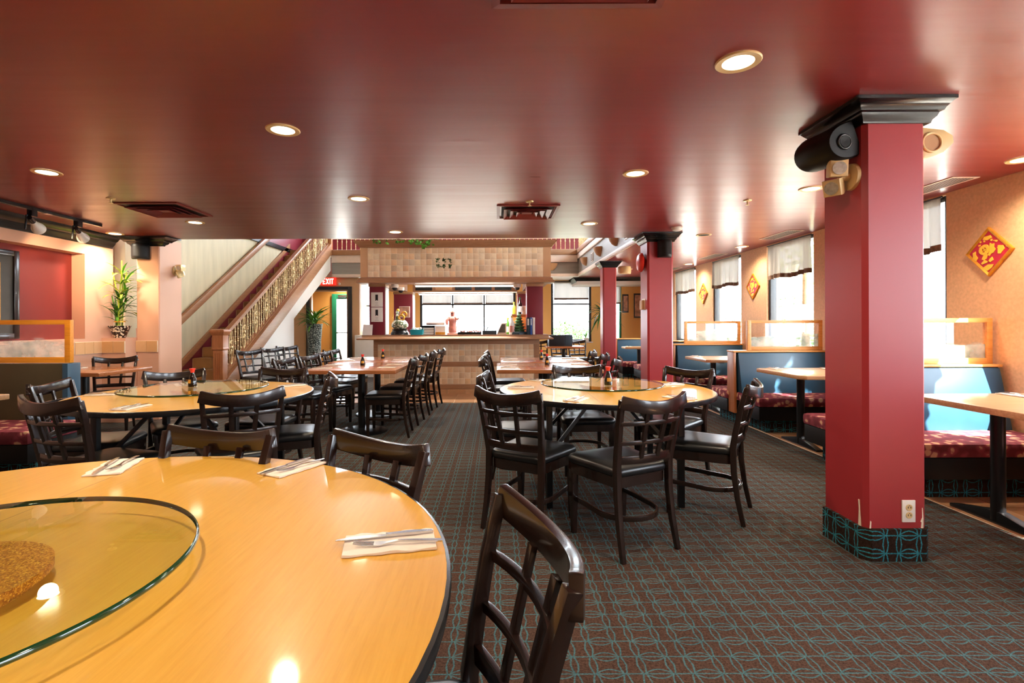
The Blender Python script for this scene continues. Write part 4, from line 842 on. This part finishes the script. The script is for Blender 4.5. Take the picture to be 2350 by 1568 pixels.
# ------------------------------------------------------------------ exit sign
t = thing('exit_sign','lit red EXIT sign above the doorway by the stairs','sign',(-4.1,12.38,2.18)); x0 = -4.27; part(t,'housing',MB().box(x0,x0+.36,12.36,12.44,2.19,2.37),'exit_red',bevel=.006)
lt = MB(); yy0,yy1 = 12.352,12.36; zb,zt = 2.215,2.345
def lbox(a,b,c,d): lt.box(x0+a,x0+b,yy0,yy1,c,d)
for a in (.06,): lbox(a,a+.016,zb,zt); lbox(a,a+.06,zb,zb+.018); lbox(a,a+.06,zt-.018,zt); lbox(a,a+.05,(zb+zt)/2-.009,(zb+zt)/2+.009)
lt.prism([(x0+.135,zb),(x0+.152,zb),(x0+.205,zt),(x0+.188,zt)],yy0,yy1,'y'); lt.prism([(x0+.188,zb),(x0+.205,zb),(x0+.152,zt),(x0+.135,zt)],yy0,yy1,'y')
lbox(.222,.240,zb,zt); lbox(.275,.292,zb,zt); lbox(.252,.316,zt-.018,zt)
part(t,'lettering',lt,'exit_text')
t = thing('door_sensor','small white sensor beside the EXIT sign','sensor',(-3.83,12.44,2.23)); part(t,'case',MB().box(-3.86,-3.81,12.41,12.45,2.2,2.25),'white_plastic',bevel=.008); part(t,'lens',MB().ball((-3.835,12.41,2.225),.012,8),'dark')
# ------------------------------------------------------------------ ceiling fixtures
def make_down():
    t = thing('downlight','','ceiling light',group='recessed ceiling lights')
    part(t,'trim_ring',MB().rings([[(r*math.cos(2*PI*i/32),r*math.sin(2*PI*i/32),z) for i in range(32)] for r,z in ((.066,-.001),(.066,-.006),(.092,-.008),(.096,-.004),(.096,-.0005))],cap=False),'cream_plastic',smooth=40,local=True)
    part(t,'lens',MB().lathe([(0,-.005),(.067,-.0045),(.067,-.001),(0,-.001)],28),'lens',smooth=30,local=True)
    L = bpy.data.lights.new('downlight','SPOT'); L.energy = LAMP_W*4; L.color = (1,.84,.62); L.spot_size = math.radians(150); L.spot_blend = .9; L.shadow_soft_size = .06
    o = bpy.data.objects.new('downlight_lamp',L); COL.objects.link(o); o.parent = t; o.location = (0,0,-.03)
    return t
DL = make_down()
for x,y,l in [(-1.25,2.99,'above the left round table, second largest in view'),(1.06,2.23,'left of the nearest red pillar, largest in view'),(-3.35,3.8,'at far left above the left booth'),(1.06,3.88,'above the middle round table'),(-1.25,4.63,'in the left middle row, beyond the round table'),(2.68,4.34,'partly behind the nearest red pillar'),(-3.35,5.67,'before the staircase, left of the aisle'),(-1.25,6.3,'nearest the bar, left of the aisle'),(1.06,5.82,'nearest the bar, right of the aisle'),(3.66,7.61,'by the windows above the booth left of the nearest pillar'),(3.70,9.82,'by the far windows beside the second pillar'),(-4.75,6.35,'glowing beside the pink pillar crown'),(2.76,10.72,'beyond the third red pillar'),(3.70,3.58,'at the right edge of the picture'),
   (-1.25,1.3,'overhead of the nearest table, out of view'),(-3.35,2.0,'overhead at left, out of view'),(1.06,.5,'overhead at right, out of view'),(-1.25,-.6,'behind the camera at left'),(1.06,-1.2,'behind the camera at right')]:
    place(DL,(x,y,CE),0,'recessed round ceiling light '+l)
place(DL,(-4.0,12.98,CE),0,'added recessed round light brightening the exit vestibule')  # extra lamp, added to brighten the dark vestibule
t = place(DL,(-6.2,7.8,2.4),0,'added unseen recessed round light in the side corridor')  # unseen lamp, added to light the corridor behind the opening
t = thing('unlit_downlight','dark unlit recessed ceiling light near the second red pillar','ceiling light',(2.68,6.59,CE)); part(t,'trim_ring',MB().rings([[(2.68+r*math.cos(2*PI*i/32),6.59+r*math.sin(2*PI*i/32),CE+z) for i in range(32)] for r,z in ((.07,-.001),(.07,-.006),(.092,-.008),(.096,-.0005))],cap=False),'cream_plastic',smooth=40); part(t,'dark_lens',MB().lathe([(0,-.004),(.07,-.004),(.07,-.001),(0,-.001)],28,(2.68,6.59,CE)),'dark')
def diffuser(x,y,label):
    t = thing('ceiling_vent',label,'vent',(x,y,CE),'square ceiling vents')
    part(t,'backing',MB().box(x-.26,x+.26,y-.26,y+.26,CE-.006,CE-.0005),'dark')
    for i,h in enumerate((.305,.235,.17,.105)):
        part(t,'louvre',MB().rings([[(x+sx*a,y+sy*a,CE-z) for sx,sy in ((-1,-1),(1,-1),(1,1),(-1,1))] for a,z in (((h,.0005),(h,.010),(h-.03,.012),(h-.032,.0005)) if i==0 else ((h-.045,.002),(h,.032),(h+.002,.030),(h-.043,.0005)))],cap=False),'vent_red')
    part(t,'centre_plate',MB().box(x-.05,x+.05,y-.05,y+.05,CE-.016,CE-.008),'vent_red')
diffuser(.31,5.2,'square red ceiling vent above the aisle before the bar'); diffuser(-3.28,5.05,'square red ceiling vent at left above the staircase side'); diffuser(.29,1.53,'square red ceiling vent at the top edge of the picture')
def slot(x0,x1,y0,y1,label,n=7):
    t = thing('slot_vent',label,'vent',((x0+x1)/2,(y0+y1)/2,CE),'slotted ceiling vents'); part(t,'plate',MB().box(x0,x1,y0,y1,CE-.006,CE-.0005),'trim_white',bevel=.002)
    for i in range(n): xx = x0+.02+(x1-x0-.04)*i/n; part(t,'slot',MB().box(xx,xx+.016,y0+.02,y1-.02,CE-.0068,CE-.006),'dark')
slot(3.58,3.80,6.27,6.95,'slotted ceiling vent before the window left of the nearest pillar'); slot(3.58,3.80,8.37,9.09,'slotted ceiling vent before the middle window'); slot(3.58,3.80,4.0,4.7,'slotted ceiling vent right of the nearest red pillar'); slot(3.58,3.80,10.4,11.0,'slotted ceiling vent beside the far window')
def sprinkler(x,y,label):
    t = thing('sprinkler',label,'sprinkler',(x,y,CE),'ceiling sprinklers'); part(t,'escutcheon',MB().lathe([(0,0),(.038,0),(.034,-.008),(0,-.01)],18,(x,y,CE)),'brass',smooth=50); part(t,'stem',MB().lathe([(.008,-.008),(.007,-.04),(.0,-.04)],8,(x,y,CE)),'brass'); part(t,'deflector',MB().lathe([(0,-.04),(.018,-.041),(.018,-.044),(0,-.044)],12,(x,y,CE)),'brass')
sprinkler(.31,4.76,'brass ceiling sprinkler before the middle square vent'); sprinkler(-3.47,4.59,'brass ceiling sprinkler before the left square vent'); sprinkler(2.34,4.75,'brass ceiling sprinkler left of the nearest red pillar')
t = thing('smoke_detector','white round smoke detector on the ceiling by the second pillar','smoke detector',(2.15,6.07,CE)); part(t,'base',MB().lathe([(0,0),(.065,0),(.065,-.015),(0,-.015)],24,(2.15,6.07,CE)),'white_plastic',smooth=40); part(t,'cover',MB().lathe([(.06,-.015),(.055,-.035),(.03,-.045),(0,-.045)],24,(2.15,6.07,CE)),'white_plastic',smooth=50)
# track light
t = thing('track_light','black ceiling track with two spotlights at left','track light',(-4.48,5.0,CE)); part(t,'track',MB().box(-4.50,-4.46,2.6,5.77,CE-.03,CE-.0005),'black_gloss'); part(t,'connector',MB().box(-4.505,-4.455,5.05,5.12,CE-.034,CE-.028),'chrome')
for y in (4.92,5.46):
    h = part(t,'spot_bracket',MB().box(-4.505,-4.455,y-.03,y+.03,CE-.09,CE-.03).tube([(-4.50,y-.035,CE-.08),(-4.51,y-.04,CE-.22)],.009),'black_gloss')
    dr = Vector((-.38,.88,-.33)).normalized(); c0 = Vector((-4.46,y-.02,CE-.14)); q = c0+dr*.17
    part(h,'reflector',MB().lathe([(.022,0),(.028,.05),(.055,.13),(.058,.16),(.05,.155),(.0,.12)],20,c0,dr),'white_plastic',smooth=50); part(h,'socket',MB().lathe([(0,-.07),(.022,-.07),(.024,.01),(0,.01)],14,c0,dr),'black_gloss',smooth=40)
    part(h,'bulb',MB().lathe([(.05,.152),(0,.158)],16,c0,dr),'lens')
    L = bpy.data.lights.new('spot','SPOT'); L.energy = LAMP_W*2.0; L.color = (1,.72,.42); L.spot_size = math.radians(75); L.spot_blend = .6; L.shadow_soft_size = .04
    o = bpy.data.objects.new('spot_lamp',L); COL.objects.link(o); o.parent = t; o.location = q+dr*.02-Vector(t.location); o.rotation_euler = dr.to_track_quat('-Z','Y').to_euler()
# ------------------------------------------------------------------ speakers, bells, emergency lights
def speaker(c, out, w, d, h, label, m='vinyl_dark', tilt=0):
    """D-shaped cabinet: c = middle of its back, out = horizontal unit vector away from the support"""
    o = Vector((out[0],out[1],0)).normalized(); s = Vector((-o.y,o.x,0)); c = Vector(c)
    t = thing('loudspeaker',label,'speaker',c-Vector((0,0,h/2)),'ceiling-corner loudspeakers')
    prof = [(-.5,0),(-.5,.25),(-.42,.6),(-.25,.88),(0,1),(.25,.88),(.42,.6),(.5,.25),(.5,0)]
    def ring(z,k,dz): return [c+s*(a*w*k)+o*(b*d*k+dz)+Vector((0,0,z)) for a,b in prof]
    part(t,'cabinet',MB().rings([ring(-h/2,.94,.04),ring(-h/2+.012,1,.04),ring(h/2-.012,1,.04),ring(h/2,.94,.04)]),m,smooth=45)
    part(t,'grille',MB().rings([[p+o*.003 for p in ring(z,1.012,.04)[1:-1]] for z in (-h/2+.03,h/2-.03)],cap=False,close=False),m,smooth=60)
    part(t,'bracket',MB().add([c+s*a+o*b+Vector((0,0,z)) for z in (-.03,.03) for a,b in ((-.03,0),(.03,0),(.03,.045),(-.03,.045))],[(0,1,2,3),(4,5,6,7),(0,1,5,4),(1,2,6,5),(2,3,7,6),(3,0,4,7)]),m)
    return t
t = thing('loudspeaker','large black loudspeaker under the crown of the nearest red pillar','speaker',(1.905,2.82,2.05),'ceiling-corner loudspeakers')
c = Vector((1.86,2.80,2.20)); ax = Vector((-.14,.99,0)).normalized(); o = Vector((-.92,-.13,-.36)).normalized(); u = o.cross(ax).normalized()
prof = [(-.5,-.1)]+[(-.5*math.cos(a),.2+.78*math.sin(a)**.9) for a in [PI*i/14 for i in range(15)]]+[(.5,-.1)]
def rg(k,a): return [c+ax*a+u*(p*.19*k)+o*((q-.2)*.17*k+.03) for p,q in prof]
part(t,'cabinet',MB().rings([rg(.92,-.13),rg(1.0,-.115),rg(1.02,.10),rg(.96,.12)]),'vinyl_dark',smooth=45)
part(t,'end_ring',MB().tube([c-ax*.132+u*(.036*math.cos(a))+o*(.066+.036*math.sin(a)) for a in [2*PI*i/20 for i in range(20)]],.007,8,closed=True),'black_gloss',smooth=60); part(t,'end_port',MB().lathe([(0,0),(.03,0),(.03,.008),(0,.004)],18,c-ax*.130+o*.066,-ax),'dark',smooth=50)
part(t,'bracket',MB().box(1.87,1.9045,2.70,2.76,2.14,2.20),'black_gloss')
t = thing('loudspeaker','beige loudspeaker on the right side of the nearest red pillar','speaker',(2.24,2.8,2.1),'ceiling-corner loudspeakers')
c = Vector((2.34,2.80,2.19)); prof2 = [(-.08,.085),(.05,.07),(.10,.04),(.105,.0),(.05,-.05),(-.02,-.075),(-.08,-.085)]
part(t,'cabinet',MB().prism([(c.x+a,c.z+b) for a,b in prof2],2.72,2.90,'y'),'cream_plastic',bevel=.008); part(t,'end_ring',MB().tube([(c.x-.02+.05*math.cos(a),2.715,c.z+.0+.05*math.sin(a)) for a in [2*PI*i/24 for i in range(24)]],.007,8,closed=True),'cream_plastic',smooth=60); part(t,'end_port',MB().lathe([(.045,.0),(.03,-.02),(0,-.03)],20,(c.x-.02,2.716,c.z),(0,-1,0)),'beige_sconce',smooth=60); part(t,'mount',MB().box(2.2305,c.x-.1,2.76,2.86,c.z-.03,c.z+.03),'cream_plastic')
speaker((2.10,6.43,2.16),(0,-1),.17,.13,.21,'black loudspeaker on the second red pillar'); speaker((-4.62,6.65,2.18),(.3,-1),.20,.13,.19,'black loudspeaker on the pink pillar beside the stairs')
speaker((2.42,9.7,2.24),(0,-1),.24,.12,.14,'beige loudspeaker behind the third red pillar','cream_plastic')
def emergency(c, n, sc, label, m='cream_plastic'):
    c = Vector(c); n = Vector(n).normalized(); s = Vector((-n.y,n.x,0))
    t = thing('emergency_light',label,'emergency light',c,'twin emergency lights')
    part(t,'base_plate',MB().lathe([(0,0),(.075*sc,0),(.072*sc,.018*sc),(.0,.022*sc)],26,c,n),m,smooth=40)
    part(t,'arm',MB().tube([c+n*.015*sc,c+n*.07*sc],.022*sc,10),m,smooth=50)
    for (dz,ds,dr) in ((.045,.005,Vector((-.25,-1,-.1))),(-.05,.02,Vector((-.85,-.6,-.35)))):
        p = c+n*.085*sc+Vector((0,0,dz*sc))-s*ds*sc; d = dr.normalized()
        a1 = d.cross(Vector((0,0,1))).normalized(); a2 = a1.cross(d).normalized()
        sq = lambda w,z: [p+d*(z*sc)+a1*(i*w*sc)+a2*(j*w*sc) for i,j in ((-1,-1),(1,-1),(1,1),(-1,1))]
        h = part(t,'lamp_head',MB().rings([sq(.022,-.055),sq(.036,-.045),sq(.046,.01),sq(.046,.04),sq(.043,.044)]),m,bevel=.008*sc)
        part(h,'lamp_lens',MB().lathe([(.036*sc,.0455*sc),(.036*sc,.049*sc),(0,.05*sc)],20,p,d),'lamp_glass',smooth=40)
emergency((1.905,2.73,2.01),(-1,0,0),.95,'beige twin emergency light on the nearest red pillar'); emergency((-4.40,6.98,1.97),(1,-.0,0),.95,'brass twin emergency light on the pink pillar','brass')
t = thing('fire_bell','red round fire alarm bell on the second red pillar','alarm bell',(1.905,6.6,2.0)); part(t,'gong',MB().lathe([(0,.02),(.11,.02),(.125,.03),(.12,.05),(.09,.075),(.03,.085),(0,.086)],28,(1.905,6.6,2.02),(-1,0,0)),'cap_red',smooth=60); part(t,'mount',MB().box(1.88,1.905,6.55,6.65,1.97,2.07),'cap_red')
t = thing('wall_thermostat','small beige switch box on the second red pillar','thermostat',(1.89,6.6,1.42)); part(t,'back_plate',MB().box(1.90,1.9045,6.53,6.67,1.40,1.55),'trim_white'); part(t,'cover',MB().box(1.865,1.90,6.545,6.655,1.41,1.53),'beige_sconce',bevel=.005)
# ------------------------------------------------------------------ gold plaques with the upside-down character
def blob(c, rx, ry, n=16, rot=0, w=.0): return [(c[0]+(rx*math.cos(a)*math.cos(rot)-ry*math.sin(a)*math.sin(rot))*(1+w*math.sin(3*a)), c[1]+(rx*math.cos(a)*math.sin(rot)+ry*math.sin(a)*math.cos(rot))*(1+w*math.sin(3*a))) for a in [2*PI*i/n for i in range(n)]]
def plaque(yc, zc, label):
    t = thing('fortune_plaque',label,'plaque',(XR-.012,yc,zc),'gold and red fortune plaques'); S = .2
    def P(poly, x0, x1): return MB().prism([(yc-a, zc+b) for a,b in poly], x0, x1, 'x')
    fr = MB().rings([[(x,yc+r*dy,zc+r*dz) for dy,dz in ((1,0),(0,1),(-1,0),(0,-1))] for r,x in ((S,XR-.0005),(S,XR-.018),(S*.95,XR-.022),(S*.84,XR-.014),(S*.84,XR-.0005))],cap=False)
    part(t,'frame',fr,'gold'); part(t,'red_panel',P([(S*.85,0),(0,S*.85),(-S*.85,0),(0,-S*.85)],XR-.012,XR-.002),'plaque_red')
    k = .4/1250; X0,X1 = XR-.017,XR-.012
    def q(u,v): return ((u-810)*k, -(v-790)*k)
    ring = MB(); outer = [(yc-a,zc+b) for a,b in blob(q(700,730),140*k,130*k,20,.6,.05)]; inner = [(yc-a,zc+b) for a,b in blob(q(700,735),70*k,55*k,20,.6)]
    ring.rings([[(X1,*p) for p in outer],[(X0,*p) for p in outer],[(X0,*p) for p in inner],[(X1,*p) for p in inner]],cap=False)
    part(t,'character_stroke',ring,'gold_flat'); part(t,'character_stroke',P([q(640,760),q(760,690),q(772,712),q(652,782)],X0,X1),'gold_flat'); part(t,'character_stroke',P([q(670,690),q(692,680),q(740,770),q(718,782)],X0,X1),'gold_flat')
    for poly in ([(760,825),(785,880),(760,960),(690,990),(630,965),(680,870)],[(700,985),(800,1035),(780,1060),(640,1095),(620,1060),(680,1010)],[(850,575),(905,610),(960,600),(950,690),(1000,750),(940,830),(880,850),(840,905),(795,870),(840,780),(830,690)],[(905,930),(940,1010),(860,1062),(815,1020),(850,965)],[(700,400),(860,380),(900,450),(780,500),(660,470)],[(990,520),(1060,540),(1030,575),(975,555)],[(540,590),(610,580),(590,625),(545,625)],[(390,770),(470,740),(470,830),(530,920),(480,990),(400,930)],[(650,1190),(800,1110),(950,1120),(900,1200),(790,1270),(700,1240)],[(1050,660),(1180,680),(1220,770),(1120,880),(1050,870)]):
        part(t,'character_stroke',P([q(*p) for p in poly],X0+.001,X1),'gold_flat')
    for (u,v,r) in ((600,520,26),(700,512,26),(888,505,28),(950,530,14),(575,662,12),(1260,715,14),(1040,715,12)): part(t,'dot',P(blob(q(u,v),r*k,r*k,10),X0+.002,X1),'gold_flat')
plaque(4.11,1.80,'diamond gold plaque with upside-down character at the right edge'); plaque(7.90,1.80,'diamond gold plaque between windows, left of the nearest pillar'); plaque(9.80,1.80,'diamond gold plaque nearest the second red pillar, smallest')
# ------------------------------------------------------------------ pictures
t = thing('framed_picture','large dark framed picture in the red recess at left','picture',(-5.15,4.9,1.09)); part(t,'frame',MB().box(-5.16,-5.125,4.3,4.36,1.09,2.03).box(-5.16,-5.125,5.42,5.48,1.09,2.03).box(-5.16,-5.125,4.36,5.42,1.09,1.15).box(-5.16,-5.125,4.36,5.42,1.97,2.03),'wood_post' if 0 else 'chair_wood',bevel=.006); part(t,'mat_board',MB().box(-5.158,-5.145,4.36,5.42,1.15,1.97),'picture_mat'); part(t,'print',MB().box(-5.15,-5.142,4.5,5.20,1.3,1.84),'label_gold'); part(t,'mat_line',MB().box(-5.146,-5.143,5.27,5.285,1.25,1.89).box(-5.146,-5.143,4.4,5.27,1.25,1.262).box(-5.146,-5.143,4.4,5.27,1.878,1.89),'label_gold')
for x0,x1,z0,z1,l in ((3.30,3.46,1.52,2.0,'narrow framed picture on the far wall beside the slim window'),(3.60,3.85,1.38,2.02,'dark framed picture on the far wall beside the second pillar')):
    t = thing('framed_picture',l,'picture',((x0+x1)/2,13.38,z0)); part(t,'frame',MB().box(x0,x1,13.37,13.395,z0,z1),'window_black',bevel=.004); part(t,'print',MB().box(x0+.025,x1-.025,13.362,13.371,z0+.04,z1-.04),'picture_art')
# sconces on the gallery fascia
def sconce(c, n, label):
    c = Vector(c); n = Vector(n); s = Vector((-n.y,n.x,0)); R = []
    for r,z in ((.155,.09),(.15,.06),(.125,.0),(.085,-.05),(.03,-.08)): R.append([c+s*(r*math.cos(a))+n*(r*.85*math.sin(a))+Vector((0,0,z)) for a in [PI*i/14 for i in range(15)]])
    t = thing('wall_sconce',label,'sconce',c,'half-bowl wall sconces'); part(t,'bowl',MB().rings(R,cap=True,close=True),'beige_sconce',smooth=60); part(t,'back_plate',MB().add([c+s*a+n*b+Vector((0,0,z)) for z in (-.05,.08) for a,b in ((-.06,-.004),(.06,-.004),(.06,.004),(-.06,.004))],[(0,1,2,3),(4,5,6,7),(0,1,5,4),(1,2,6,5),(2,3,7,6),(3,0,4,7)]),'beige_sconce')
for y,l in ((8.45,'nearest'),(9.75,'middle'),(11.3,'farthest')): sconce((1.984,y,2.60),(-1,0,0),l+' beige half-bowl sconce of three along the right gallery fascia')
sconce((1.32,12.324,2.60),(0,-1,0),'beige half-bowl sconce on the back gallery fascia')
def fvent(y,label):
    t = thing('fascia_vent',label,'vent',(1.984,y,2.6),'fascia vents'); part(t,'frame',MB().box(1.974,1.985,y-.12,y+.12,2.52,2.70),'trim_white')
    for i in range(5): part(t,'slat',MB().box(1.968,1.9745,y-.10,y+.10,2.54+i*.03,2.553+i*.03),'dark')
fvent(7.75,'small vent grille on the gallery fascia near the second pillar'); fvent(10.55,'small vent grille on the gallery fascia between two sconces')
# ------------------------------------------------------------------ plants
def leafmesh(L, w, m, droop=.25):
    vs = []; n = 5
    for i in range(n+1):
        s = i/n; ww = w*math.sin(PI*min(1,s*.92+.08))**.8; z = .10*L*math.sin(s*PI*.8)-droop*L*s*s
        vs += [(-ww/2,s*L,z),(0,s*L,z-.12*ww),(ww/2,s*L,z)]
    fs = []
    for i in range(n): a = i*3; fs += [(a,a+1,a+4,a+3),(a+1,a+2,a+5,a+4)]
    return MB().add(vs,fs).mesh('leaf',m,smooth=60)
random.seed(21)
px,py,pz = -4.865,6.58,1.0705
t = thing('bamboo_plant','lucky bamboo in a black and white mosaic pot on the pink ledge','plant',(px,py,pz))
part(t,'pot',MB().lathe([(0,0),(.065,0),(.105,.11),(.125,.155),(.118,.155),(.10,.12),(0,.12)],24,(px,py,pz)),'mosaic',smooth=50)
L1,L2,L3 = leafmesh(.28,.032,'leaf'),leafmesh(.32,.034,'leaf_light'),leafmesh(.22,.03,'leaf_dark')
for i in range(11):
    a = random.random()*6.3; h = random.uniform(.25,.55) if i > 3 else random.uniform(.7,.98); r0 = .05*random.random(); lx,ly = (.10*random.uniform(-.5,1.2),.08*random.uniform(-1,.4))
    stem = [(px+r0*math.cos(a)+lx*s*s,py+r0*math.sin(a)+ly*s*s,pz+.10+h*s) for s in [j/5 for j in range(6)]]
    part(t,'stem',MB().tube(stem,.007,6),'leaf_light' if i<4 else 'leaf',smooth=50)
    for j in range(9 if i < 4 else 6):
        s = random.uniform(.45,1.0); q = link('leaf',random.choice((L2,L2,L1) if (i<4 and s>.6) else (L1,L1,L3)),t); p = Vector(stem[int(s*5)]); q.location = p-Vector((px,py,pz))
        q.rotation_euler = (random.uniform(-.1,1.0),0,random.uniform(PI-.5,2*PI+.5)); q.scale = [random.uniform(.7,1.15)]*3
part(t,'tie_band',MB().lathe([(.062,.20),(.064,.20),(.064,.215),(.062,.215)],20,(px,py,pz)),'gold',smooth=40)
t = thing('potted_bamboo','small bamboo in a pink pot on the corridor side of the ledge','plant',(-4.80,6.80,1.0705)); part(t,'pot',MB().lathe([(0,0),(.045,0),(.05,.12),(0,.12)],18,(-4.76,6.81,1.0705)),'paint_pink',smooth=40)
for i in range(4): part(t,'stalk',MB().tube([(-4.77+.015*i,6.81,1.18),(-4.775+.015*i,6.81,1.32)],.008,6),'leaf',smooth=50)
for i in range(7): q = link('leaf',L2,t); q.location = (.04+.01*i-.02,.01,.26); q.rotation_euler = (random.uniform(.3,1.2),0,random.uniform(0,6.28)); q.scale = [.6]*3
vx,vy = -3.72,10.4
t = thing('potted_palm','tall dark pebbled vase with grassy green plant by the doorway','plant',(vx,vy,0))
part(t,'vase',MB().lathe([(0,0),(.14,0),(.145,.2),(.125,.55),(.13,.9),(.155,1.18),(.165,1.25),(.15,1.25),(0,1.15)],28,(vx,vy,0)),'pebble',smooth=60)
LP_ = leafmesh(.44,.032,'leaf',.45); LQ = leafmesh(.38,.03,'leaf',.3)
for i in range(70): q = link('leaf',random.choice((LP_,LQ)),t); a = random.random()*6.28; q.location = (.09*math.cos(a)*random.random(),.09*math.sin(a)*random.random(),1.22+random.random()*.12); q.rotation_euler = (random.uniform(-.2,1.2),random.uniform(-.3,.3),random.uniform(0,6.28)); q.scale = [random.uniform(.7,1.2)]*3
t = thing('dry_palm','drooping grey-green dry palm beside the third red pillar','plant',(2.62,12.6,0)); part(t,'planter',MB().lathe([(0,0),(.14,0),(.17,.35),(.15,.35),(0,.3)],20,(2.62,12.6,0)),'vinyl_dark',smooth=50); part(t,'trunk',MB().tube([(2.62,12.6,.3),(2.60,12.6,.9),(2.63,12.58,1.45)],[.03,.025,.02],8),'bark',smooth=50)
LD = leafmesh(.62,.05,'leaf_dark',.8)
for i in range(34): q = link('leaf',LD,t); q.location = (0,0,1.35+random.random()*.2); q.rotation_euler = (random.uniform(-.2,1.2),random.uniform(-.3,.3),random.uniform(0,6.28)); q.scale = [random.uniform(.6,1.1)]*3
t = thing('sill_plant','small plant in a grey pot on the back window sill','plant',(2.33,13.36,.80)); t.location = (2.33,13.36,.76); part(t,'pot',MB().box(2.27,2.40,13.31,13.42,.7605,.86),'trim_white',bevel=.006)
for i in range(14): q = link('leaf',L1,t); q.location = (0,0,.09); q.rotation_euler = (random.uniform(.6,1.4),0,random.uniform(0,6.28)); q.scale = [.7]*3
# ------------------------------------------------------------------ outdoors
struct('floor_outside', MB().box(-30,40,-30,50,-.4,-.3),'concrete',(-30,-30,-.4))
def shrub(x,y,z,r,h,n,label,m,leaf=.07,name='shrub'):
    t = thing(name,label,'shrub' if name=='shrub' else 'tree',(x,y,-.3))
    mb = MB()
    for i in range(n):
        u = random.random()*2*PI; ph = math.acos(random.uniform(-1,1)); rr = random.random()**.4
        c = Vector((x+r*rr*math.sin(ph)*math.cos(u), y+r*rr*math.sin(ph)*math.sin(u), z+h*rr*math.cos(ph))); a = Vector((random.gauss(0,1),random.gauss(0,1),random.gauss(0,1))).normalized()*leaf; b = a.orthogonal().normalized()*leaf*.5
        mb.add([c-a,c-b,c+a,c+b],[(0,1,2,3)])
    part(t,'foliage',mb,m)['kind'] = 'stuff'
    part(t,'trunk',MB().tube([(x,y,-.3),(x+.02,y,z)],[.04+r*.05,.03],8),'bark',smooth=50)
shrub(2.15,15.2,.75,.75,.6,1400,'green bush outside the back window','leaf',.06)
shrub(1.2,18,.8,1.0,.9,900,'pale bush farther outside the back window','leaf',.08)
shrub(5.7,3.95,4.0,.95,1.15,2600,'leafy tree outside the window right of the nearest pillar','leaf_sunny',.09,'tree')
shrub(5.8,5.9,4.0,.92,1.25,2600,'leafy tree outside the window left of the nearest pillar','leaf_sunny',.09,'tree')
shrub(5.8,7.8,4.0,.92,1.25,2600,'leafy tree outside the middle window','leaf_sunny',.09,'tree')
shrub(5.9,9.75,4.0,.95,1.3,2600,'leafy tree outside the far window','leaf_sunny',.09,'tree')
shrub(7.6,12.0,2.2,1.2,1.6,1500,'tall pale tree beyond the far window','leaf_sunny',.09,'tree')
shrub(8.0,14.5,.9,1.6,1.4,1500,'dark hedge bush outside the far window','leaf_dark',.09)
for y,l in ((7.0,'left of the nearest pillar'),(9.1,'in the middle'),(11.3,'nearest the second pillar')):
    t = thing('green_post','teal exterior post seen through the window '+l,'post',(4.75,y+.35,-.3)); part(t,'shaft',MB().box(4.71,4.79,y+.31,y+.39,-.3,3.2),'green_paint',bevel=.006); part(t,'base',MB().box(4.66,4.84,y+.26,y+.44,-.3,-.27),'green_paint')
